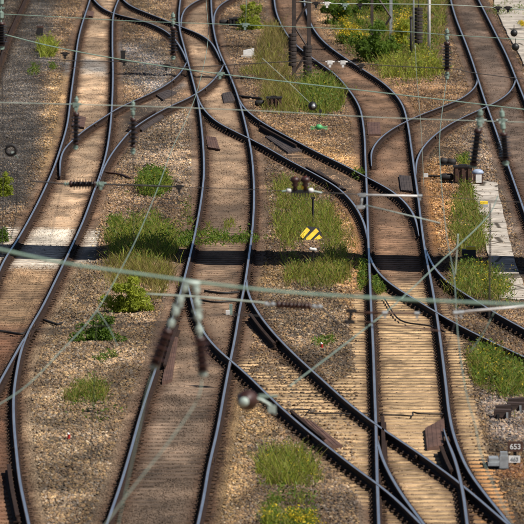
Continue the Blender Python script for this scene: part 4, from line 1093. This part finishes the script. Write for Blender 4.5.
# cable runs on the sleepers
def ground_cable(pts, r, m, label):
    P = spline([gnd(x, y) + Vector((0, 0, .045)) for x, y in pts], 6); b = MB(); b.tube(P, r, m, n=6); tag(b.build('cable', origin=P[0], smooth=True), label, 'cable', 'cables lying across the timbers')
ground_cable([(380,417),(400,417.5),(412,418),(413,414.5),(420,416),(444,416.5)], .016, M_dark, 'dark cable with a small kink across the cream timbers, left of the rusty square plate')
ground_cable([(279,412.5),(308,412),(309,415.5),(340,416),(372,416)], .013, M_dark, 'thin dark cable stepping across cream timbers above the wedge plate')
ground_cable([(384,300),(400,322),(430,328),(445,334)], .018, M_dark, 'dark cable lying on the ballast just below the brown tube')
ground_cable([(0,333),(20,336),(28,334)], .03, M_dark, 'dark cable at the left edge above the switch')
ground_cable([(44,322),(56,326),(62,325)], .03, M_dark, 'short dark cable end just right of the left track, above the switch')
ground_cable([(105,174),(120,176),(131,180)], .03, M_brownbox, 'brown strip standing in for ties and their shadow, right of the left track below the horizontal insulator')  # ties and their shadow drawn together as one brown strip
ground_cable([(205,293),(222,295),(240,294)], .03, M_dark, 'dark rod across the middle track right of the blurred insulators')
ground_cable([(200,302),(215,304),(238,303)], .025, M_dark, 'second dark rod across the middle track, nearer the viewer')
ground_cable([(234,97),(250,99),(262,100)], .05, M_dark, 'dark thick cable right of the middle track by the dark plate')
# small grey joint on the middle track
p = gnd(230, 315); root = empty('joint_box', p, 'small pale joint box between the middle rails below the shadow band', 'box')
k = MB(); k.box(p + Vector((.02, .1, .1)), (.07, .12, .26), M_patina); k.build('body', root); k = MB(); k.box(p + Vector((-.05, 0, .05)), (.09, .1, .1), M_white); k.build('cover', root)

# ------------------------------------------------------------------ plants
def poly_sample(poly, n, r):
    P = np.array(poly, float); lo, hi = P.min(0), P.max(0); out = []
    tot = 0
    while tot < n:
        q = lo + (hi - lo) * r.random((n * 3, 2)); m = inpoly(q[:, 0], q[:, 1], poly, .01) > .5
        q = q[m]; out.append(q); tot += len(q)
        if len(q) == 0: break
    return np.concatenate(out)[:n]
def px2g(q):
    a = (q[:, 0] - 262) / F; b = -(q[:, 1] - 262) / F
    dy = ct + b * st; dz = -st + b * ct; t = -CAM_H / dz
    return a * t, dy * t
def blades_mesh(X, Y, h, wd, r, lean=.45, seg=3, base=-.03):
    n = len(X); az = r.random(n) * 6.283; ln = h * lean * (.3 + r.random(n)); dx, dy = np.cos(az) * ln, np.sin(az) * ln
    fa = r.random(n) * 3.1416; wx, wy = np.cos(fa) * wd / 2, np.sin(fa) * wd / 2 * .6
    V = np.zeros((n, 7, 3)); ts = [0, .45, .8]
    for i, t in enumerate(ts):
        ww = [1, .9, .55][i]
        cx, cy, cz = X + dx * t ** 1.8, Y + dy * t ** 1.8, base + h * (t - .12 * t ** 3)
        V[:, 2 * i] = np.stack([cx - wx * ww, cy - wy * ww, cz], 1); V[:, 2 * i + 1] = np.stack([cx + wx * ww, cy + wy * ww, cz], 1)
    V[:, 6] = np.stack([X + dx, Y + dy, base + h * .9], 1)
    b = (np.arange(n) * 7)[:, None]
    F4 = np.concatenate([b + [0, 1, 3, 2], b + [2, 3, 5, 4]]); F3 = b + [4, 5, 6]
    return V.reshape(-1, 3), F4, F3, 7
def leaves_mesh(C, size, r, up=.3):
    n = len(C); a = r.normal(size=(n, 3)); a[:, 2] = np.abs(a[:, 2]) * up + .1; a /= np.linalg.norm(a, axis=1)[:, None]
    b = r.normal(size=(n, 3)); b -= a * (a * b).sum(1)[:, None]; b /= np.linalg.norm(b, axis=1)[:, None]
    s = (size * (.6 + .8 * r.random(n)))[:, None]
    V = np.stack([C - a * s, C + b * s * .42, C + a * s, C - b * s * .42], 1)
    b4 = (np.arange(n) * 4)[:, None]
    return V.reshape(-1, 3), b4 + [0, 1, 2, 3], np.zeros((0, 3), int), 4
def np_obj(name, parts, mats_, tones, parent=None, origin=None):
    Vs, fs, mi, base = [], [], [], 0
    for k, (V, F4, F3, _) in enumerate(parts):
        Vs.append(V); fs += (F4 + base).tolist() + (F3 + base).tolist(); mi += [k] * (len(F4) + len(F3)); base += len(V)
    V = np.concatenate(Vs); V = V - np.array(origin) if origin is not None else V
    me = bpy.data.meshes.new(name); me.from_pydata(V.tolist(), [], fs)
    for m in mats_: me.materials.append(m)
    me.polygons.foreach_set('material_index', mi)
    a = me.attributes.new('tone', 'FLOAT', 'POINT'); a.data.foreach_set('value', np.concatenate(tones).astype(np.float32))
    o = bpy.data.objects.new(name, me); COL.objects.link(o)
    if parent: o.parent = parent
    return o
def tones_for(part, r, n, lo=0, hi=1):
    t = lo + (hi - lo) * r.random(n); return np.repeat(t, part[3])
VG = 'plants growing between the tracks'
_vs = [100]
def plant(name, cat, label, poly, n, h, wd=.014, m=M_grass, dry=.2, leafy=0, leaf=.035, flowers=0, fh=None, lean=.65, fl_size=.028, leaf_m=None):
    _vs[0] += 1; r = np.random.default_rng(_vs[0])
    n = int(n * 1.0)
    q = poly_sample(poly, n, r); wpx = max(p[0] for p in poly) - min(p[0] for p in poly)
    q = q + r.normal(size=q.shape) * np.array([min(7, wpx * .10), min(5, wpx * .07)]) * (r.random(len(q)) ** 2)[:, None] * 1.8
    X, Y = px2g(q)
    cx, cy = X.mean(), Y.mean()
    # uneven: clumps with their own height
    cl = np.clip(fbm(X, Y, .35, _vs[0], 4) * 2.2 - .35, .12, 1.15)
    jit = (fbm(X, Y, .5, _vs[0] + 5, 4) - .5) * wpx * .35
    edge = inpoly(q[:, 0] + jit, q[:, 1] + jit * .5, poly, max(3.0, wpx * .2))
    keep = r.random(n) < np.clip((edge - .35) * 2.2, .12, 1) * np.clip(cl * 2.2 - .35, .06, 1)
    X, Y, cl, edge = X[keep], Y[keep], cl[keep], edge[keep]; n = len(X)
    h = h * .80
    hh = h * (.25 + .85 * r.random(n)) * (.45 + .75 * cl) * (.5 + .5 * np.clip(edge * 1.3, 0, 1))
    isdry = r.random(n) < dry
    root = empty(name, (cx, cy, 0), label, cat, VG); org = (cx, cy, 0)
    parts, mats_, tn = [], [], []
    alt = (r.random(n) < .3) & ~isdry
    for sel, mm in ((~isdry & ~alt, m), (alt, M_bright if m is M_grass else M_grass), (isdry, M_dry)):
        if sel.sum() == 0: continue
        p = blades_mesh(X[sel], Y[sel], hh[sel], wd * (.6 + .8 * r.random(sel.sum())), r, lean); parts.append(p); mats_.append(mm); tn.append(tones_for(p, r, sel.sum()))
    np_obj('blades', parts, mats_, tn, root, org)
    if leafy:
        k = int(leafy); idx = r.integers(0, n, k); t = r.random(k) ** .6
        C = np.stack([X[idx] + r.normal(0, .05, k), Y[idx] + r.normal(0, .08, k), hh[idx] * t * .95], 1)
        p = leaves_mesh(C, np.full(k, leaf), r, .8); np_obj('leaves', [p], [leaf_m or M_bush], [np.repeat(np.clip(r.random(k) * .7 + t * .3, 0, 1), 4)], root, org)
    if flowers:
        k = int(flowers); cz = r.integers(0, n, max(3, k // 7)); idx = cz[r.integers(0, len(cz), k)]
        C = np.stack([X[idx] + r.normal(0, .05, k), Y[idx] + r.normal(0, .05, k), (fh or h) * (.55 + .4 * r.random(k)) * (.5 + .5 * cl[idx])], 1)
        p = leaves_mesh(C, np.full(k, fl_size), r, .5); np_obj('flowers', [p], [M_flower], [np.repeat(r.random(k), 4)], root, org)
    return root
def bush(name, cat, label, px, pyf, wpx, hpx, n, leaf=.04, m=M_bush, depth=1.2, flowers=0, grp=VG, sparse=1.0):
    _vs[0] += 1; r = np.random.default_rng(_vs[0]); p = gnd(px, pyf); s = CAM_H / (pyf - HORIZON)
    W, H = wpx * s / 2, hpx * s
    root = empty(name, p, label, cat, grp)
    nc = 34; cc = r.normal(size=(nc, 3)); cc /= np.linalg.norm(cc, axis=1)[:, None]; cc *= (r.random(nc) ** .5)[:, None] * (.65 + .45 * r.random(nc))[:, None]; cc[:, 0] *= 1.1; cc[:, 2] = np.abs(cc[:, 2]) * 1.0
    cc *= np.array([W, depth / 2 * 1.0, H]); rad = (.12 + .26 * r.random(nc)) * min(W, H) * 1.1
    idx = r.integers(0, nc, n); d = r.normal(size=(n, 3)); d /= np.linalg.norm(d, axis=1)[:, None]
    C = cc[idx] + d * (rad[idx] * r.random(n) ** .33)[:, None] * np.array([1.1, 1.1, 1.0]); C[:, 2] = np.abs(C[:, 2]) + .02
    t = np.repeat(np.clip(.15 + .5 * r.random(nc)[idx] + .35 * r.random(n), 0, 1), 4)
    q = leaves_mesh(C, np.full(n, leaf), r, .7); np_obj('foliage', [q], [m], [t], root, None)
    k = MB()
    for i in range(0, nc, 2): k.tube([(r.normal() * .03, r.normal() * .03, -.03), tuple(cc[i] * .5 + np.array([0, 0, .04])), tuple(cc[i])], .008, M_twig, n=4)
    me_o = k.build('stems'); me_o.parent = root
    if flowers:
        C = cc[r.integers(0, nc, flowers)] + r.normal(0, .08, (flowers, 3)) + np.array([0, -.05, H * .25]); C[:, 2] = np.abs(C[:, 2])
        q = leaves_mesh(C, np.full(flowers, .03), r, .5); np_obj('flowers', [q], [M_flower], [np.repeat(r.random(flowers), 4)], root)
    return root
# left side
plant('bush', 'bush', 'small bright green spreading bush in grey gravel near the upper left corner', [(37,50),(42,46),(52,47),(57,52),(54,58),(40,58)], 1300, .62, .028, M_bright, .08, leafy=900, leaf=.05, leaf_m=M_bright)
plant('weed', 'weed', 'low dark weed just left below the small bright bush at upper left', [(27,70),(33,66),(40,68),(38,76),(28,77)], 160, .3, .02, leafy=260)
plant('weed', 'weed', 'tiny weed on grey gravel directly under the small bright bush', [(49,66),(55,66),(56,70),(50,71)], 90, .25, .02, leafy=150)
bush('bush', 'bush', 'yellow green bush cut by the left edge under the ring pulley', 2, 196, 24, 24, 1500, .045, M_bright)
bush('weed', 'weed', 'small green weed on the bright concrete at the left edge', 3, 242, 18, 13, 500, .04, M_green if False else M_bush)
plant('shrub', 'shrub', 'leafy yellow topped shrub between the thin hanging wire and the middle track', [(138,188),(146,180),(166,180),(172,190),(160,199),(142,198)], 1500, .6, .022, M_bright, .3, leafy=3200, leaf=.045, flowers=50, leaf_m=M_bush)
plant('tall_grass', 'grass clump', 'large yellow green grass clump just left of the middle track above the shadow band', [(104,240),(120,226),(160,222),(182,240),(176,262),(150,270),(110,264)], 5200, .62, .018, M_bright, .28, leafy=3800, leaf=.035, leaf_m=M_bush)
plant('weed', 'weed', 'small green weed on the ballast left above the large yellow green clump', [(108,222),(120,219),(123,226),(110,229)], 260, .25, .02, leafy=350)
plant('creeper', 'weed', 'low leafy creeper running across the middle track just above the shadow band', [(172,240),(200,234),(232,236),(258,238),(258,244),(215,245),(172,250)], 1500, .26, .022, M_bright, .05, leafy=2400, leaf=.035, leaf_m=M_bush)
plant('weed', 'weed', 'thin pale weed between the middle rails, upper one', [(224,222),(234,219),(236,228),(224,230)], 200, .22, .014, M_bright, .2)
plant('weed', 'weed', 'thin pale weed beside the middle left rail above the creeper', [(206,224),(212,222),(213,234),(206,236)], 110, .24, .014, M_bright, .2)
plant('tall_grass', 'grass clump', 'dry yellow grass around the dense round bush, below the shadow band', [(100,272),(112,262),(164,262),(174,276),(166,300),(150,304),(146,288),(112,292)], 6000, .5, .014, M_grass, .72)
bush('bush', 'bush', 'dense round bright green bush under the thick blurred wire', 128, 312, 44, 38, 5200, .042, M_bright)
bush('weed', 'weed', 'low dark green plant right of the lower left track, under the wire junction', 99, 342, 44, 26, 2600, .04, M_bush)
plant('weed', 'weed', 'sparse green tuft between the dark green plant and the lower grass clump', [(94,360),(112,352),(118,356),(100,366)], 300, .16, .014, M_bright, .2, leafy=200)
plant('tall_grass', 'grass clump', 'olive grass clump alone in the tan ballast at lower left', [(60,398),(68,388),(95,384),(110,394),(104,405),(70,406)], 2000, .42, .014, M_grass, .35, leafy=600, leaf=.03)
# middle
plant('tall_grass', 'grass clump', 'large bright green grass patch around the hazard striped board', [(272,185),(284,178),(312,190),(330,205),(348,236),(346,258),(326,260),(323,243),(298,243),(294,260),(276,244)], 8500, .48, .013, M_bright, .30, leafy=1800, leaf=.03)
plant('tall_grass', 'grass clump', 'dark grass clump with tan tips, in and just below the shadow band', [(284,260),(296,254),(300,266),(322,266),(326,254),(352,256),(352,284),(330,290),(284,284)], 5200, .5, .014, M_grass, .42, leafy=900)
plant('weed', 'weed', 'small weeds beside the left cream track rail at the shadow band', [(358,266),(366,262),(367,286),(360,292)], 400, .3, .018, leafy=500)
plant('weed', 'weed', 'small weeds in the lower branch just right of the left cream track rail', [(372,280),(378,282),(386,294),(374,296)], 300, .22, .018, leafy=500)
plant('weed', 'weed', 'bright little weed by the red and white peg', [(312,342),(330,336),(338,342),(318,348)], 320, .16, .014, M_bright, .2, leafy=200)
plant('weed', 'weed', 'small green tuft where crossover and cream track rails meet', [(353,176),(361,172),(366,178),(358,181)], 120, .3, .018, leafy=260)
plant('tall_grass', 'grass clump', 'pale dry grass left of the brown lattice mast', [(252,60),(264,24),(284,24),(292,60),(296,104),(284,112),(262,106)], 6000, .55, .016, M_grass, .78)
plant('tall_grass', 'grass clump', 'dark green grass clump right of the brown lattice mast, behind the dark ball', [(300,88),(330,82),(344,98),(342,112),(318,118),(300,110)], 4000, .8, .02, M_grass, .12, leafy=2600, leaf=.05, flowers=16)
plant('tall_grass', 'grass clump', 'olive grass at the foot of the brown lattice mast', [(262,92),(292,84),(306,94),(300,116),(262,114)], 2600, .5, .018, M_grass, .4)
bush('bush', 'bush', 'bright green bush above the white block at the top edge', 249, 30, 30, 34, 2200, .06, M_bright, depth=2.5)
plant('weed', 'weed', 'low grassy strip just below the white block', [(238,68),(262,62),(264,78),(240,76)], 900, .25, .018, M_grass, .45)
# top shrubs
TG = 'shrubs around the masts at the top'
bush('shrub', 'shrub', 'dark leafy shrub left of the two legged mast at the top edge', 342, 24, 34, 34, 3200, .07, M_bush, depth=3, grp=TG)
bush('flowering_shrub', 'shrub', 'yellow flowering shrub left of the two legged mast', 352, 44, 32, 26, 1500, .055, M_bush, depth=3, flowers=1500, grp=TG)
bush('shrub', 'shrub', 'largest dark green shrub at the foot of the two legged mast', 374, 62, 44, 42, 5200, .065, M_bush, depth=3, grp=TG)
bush('shrub', 'shrub', 'dark shrub behind the two legged mast at the top edge', 380, 14, 40, 30, 3000, .07, M_bush, depth=3, grp=TG)
bush('flowering_shrub', 'shrub', 'yellowish flowering shrub between mast and weight stack', 401, 52, 26, 46, 2600, .055, M_bright, depth=3, flowers=900, grp=TG)
plant('tall_grass', 'grass clump', 'bright grass at the foot of the white post', [(378,68),(400,60),(440,62),(444,76),(420,82),(384,80)], 4200, .75, .022, M_bright, .3, leafy=1600, leaf=.05, leaf_m=M_bright, flowers=120)
plant('tall_grass', 'grass clump', 'grass at the top edge between weight stack and upper right track', [(432,-12),(446,-12),(446,44),(434,50)], 1500, .5, .02, M_bright, .45)
# right
plant('tall_grass', 'grass clump', 'narrow green grass growing along the left edge of the pale path', [(450,200),(462,182),(474,190),(484,225),(488,252),(460,258),(448,235)], 3600, .55, .014, M_grass, .25, leafy=1300, flowers=14)
plant('weed', 'weed', 'small green weed behind the left tilted insulator', [(456,160),(466,156),(472,164),(462,168)], 340, .35, .018, M_bright, .2, leafy=260)
plant('tall_grass', 'grass clump', 'dark weeds with yellow flowers over the pale path, below the shadow band', [(446,290),(462,268),(492,272),(514,290),(520,304),(488,302),(462,302)], 3800, .62, .014, M_grass, .3, leafy=1800, flowers=190, fl_size=.022)
plant('tall_grass', 'grass clump', 'green weeds with yellow flowers below the right branch track', [(466,358),(480,352),(505,364),(530,380),(530,404),(500,402),(474,384)], 4200, .55, .014, M_grass, .2, leafy=3400, leaf=.035, flowers=260, fl_size=.022)
plant('tall_grass', 'grass clump', 'bright grass clump with yellow flowers left of the wedge plate', [(256,470),(264,455),(292,452),(318,466),(322,486),(296,490),(262,488)], 3800, .5, .012, M_bright, .25, leafy=900, leaf=.025, flowers=90, fl_size=.02)
plant('flowering_weed', 'flowering weed', 'weed with dense yellow flowers at the bottom edge, right one', [(284,532),(290,520),(312,520),(318,534)], 1300, .42, .012, M_bright, .15, leafy=800, leaf=.03, flowers=330, fl_size=.026)
plant('flowering_weed', 'flowering weed', 'weed with few yellow flowers at the bottom edge, left one', [(262,530),(266,518),(278,518),(282,534)], 700, .4, .012, M_bright, .15, leafy=400, leaf=.03, flowers=90, fl_size=.026)
plant('weed', 'weed', 'thin green stalks above the left flowering weed at the bottom', [(264,504),(276,498),(284,504),(272,512)], 260, .28, .012, M_grass, .1, leafy=160)

plant('tall_grass', 'grass clump', 'mixed green undergrowth filling the gaps between the shrubs around the two legged mast', [(324,-14),(440,-14),(440,40),(436,74),(384,78),(352,56),(332,34)], 11000, .6, .022, M_grass, .38, leafy=7000, leaf=.05, flowers=500, fh=.7)
plant('weed', 'weed', 'dark weeds in a crack of the pale pavement at upper right', [(488,12),(500,4),(524,6),(540,22),(520,18),(498,18)], 500, .3, .02, M_grass, .3, leafy=500, leaf=.04)
plant('weed', 'weed', 'yellow flowering weed on the pale pavement at the right edge', [(518,24),(534,22),(534,30),(520,30)], 260, .3, .02, M_bright, .3, flowers=260, fl_size=.04)

plant('weed', 'weed', 'sparse weeds spreading over the left edge of the pale path, middle of its length', [(478,205),(486,208),(494,240),(490,250),(482,230)], 260, .3, .016, M_grass, .4, leafy=120)
plant('weed', 'weed', 'scattered thin weeds right of the large yellow green clump, beside the middle track', [(178,205),(192,200),(194,226),(180,228)], 160, .26, .014, M_grass, .5, leafy=120)
plant('weed', 'weed', 'scattered thin weeds around the lower olive grass clump', [(50,404),(66,400),(112,402),(126,412),(100,424),(60,418)], 260, .2, .012, M_grass, .5, leafy=100)
plant('weed', 'weed', 'straggly weeds between the bright grass clump and the bottom flowering weeds', [(262,492),(318,490),(322,506),(296,512),(284,504)], 360, .3, .012, M_grass, .45, leafy=160, flowers=14, fl_size=.02)
plant('weed', 'weed', 'straggly dry weeds right of the hazard striped board, beside the curved rail', [(344,214),(354,226),(360,246),(352,254),(346,236)], 220, .28, .013, M_grass, .6)
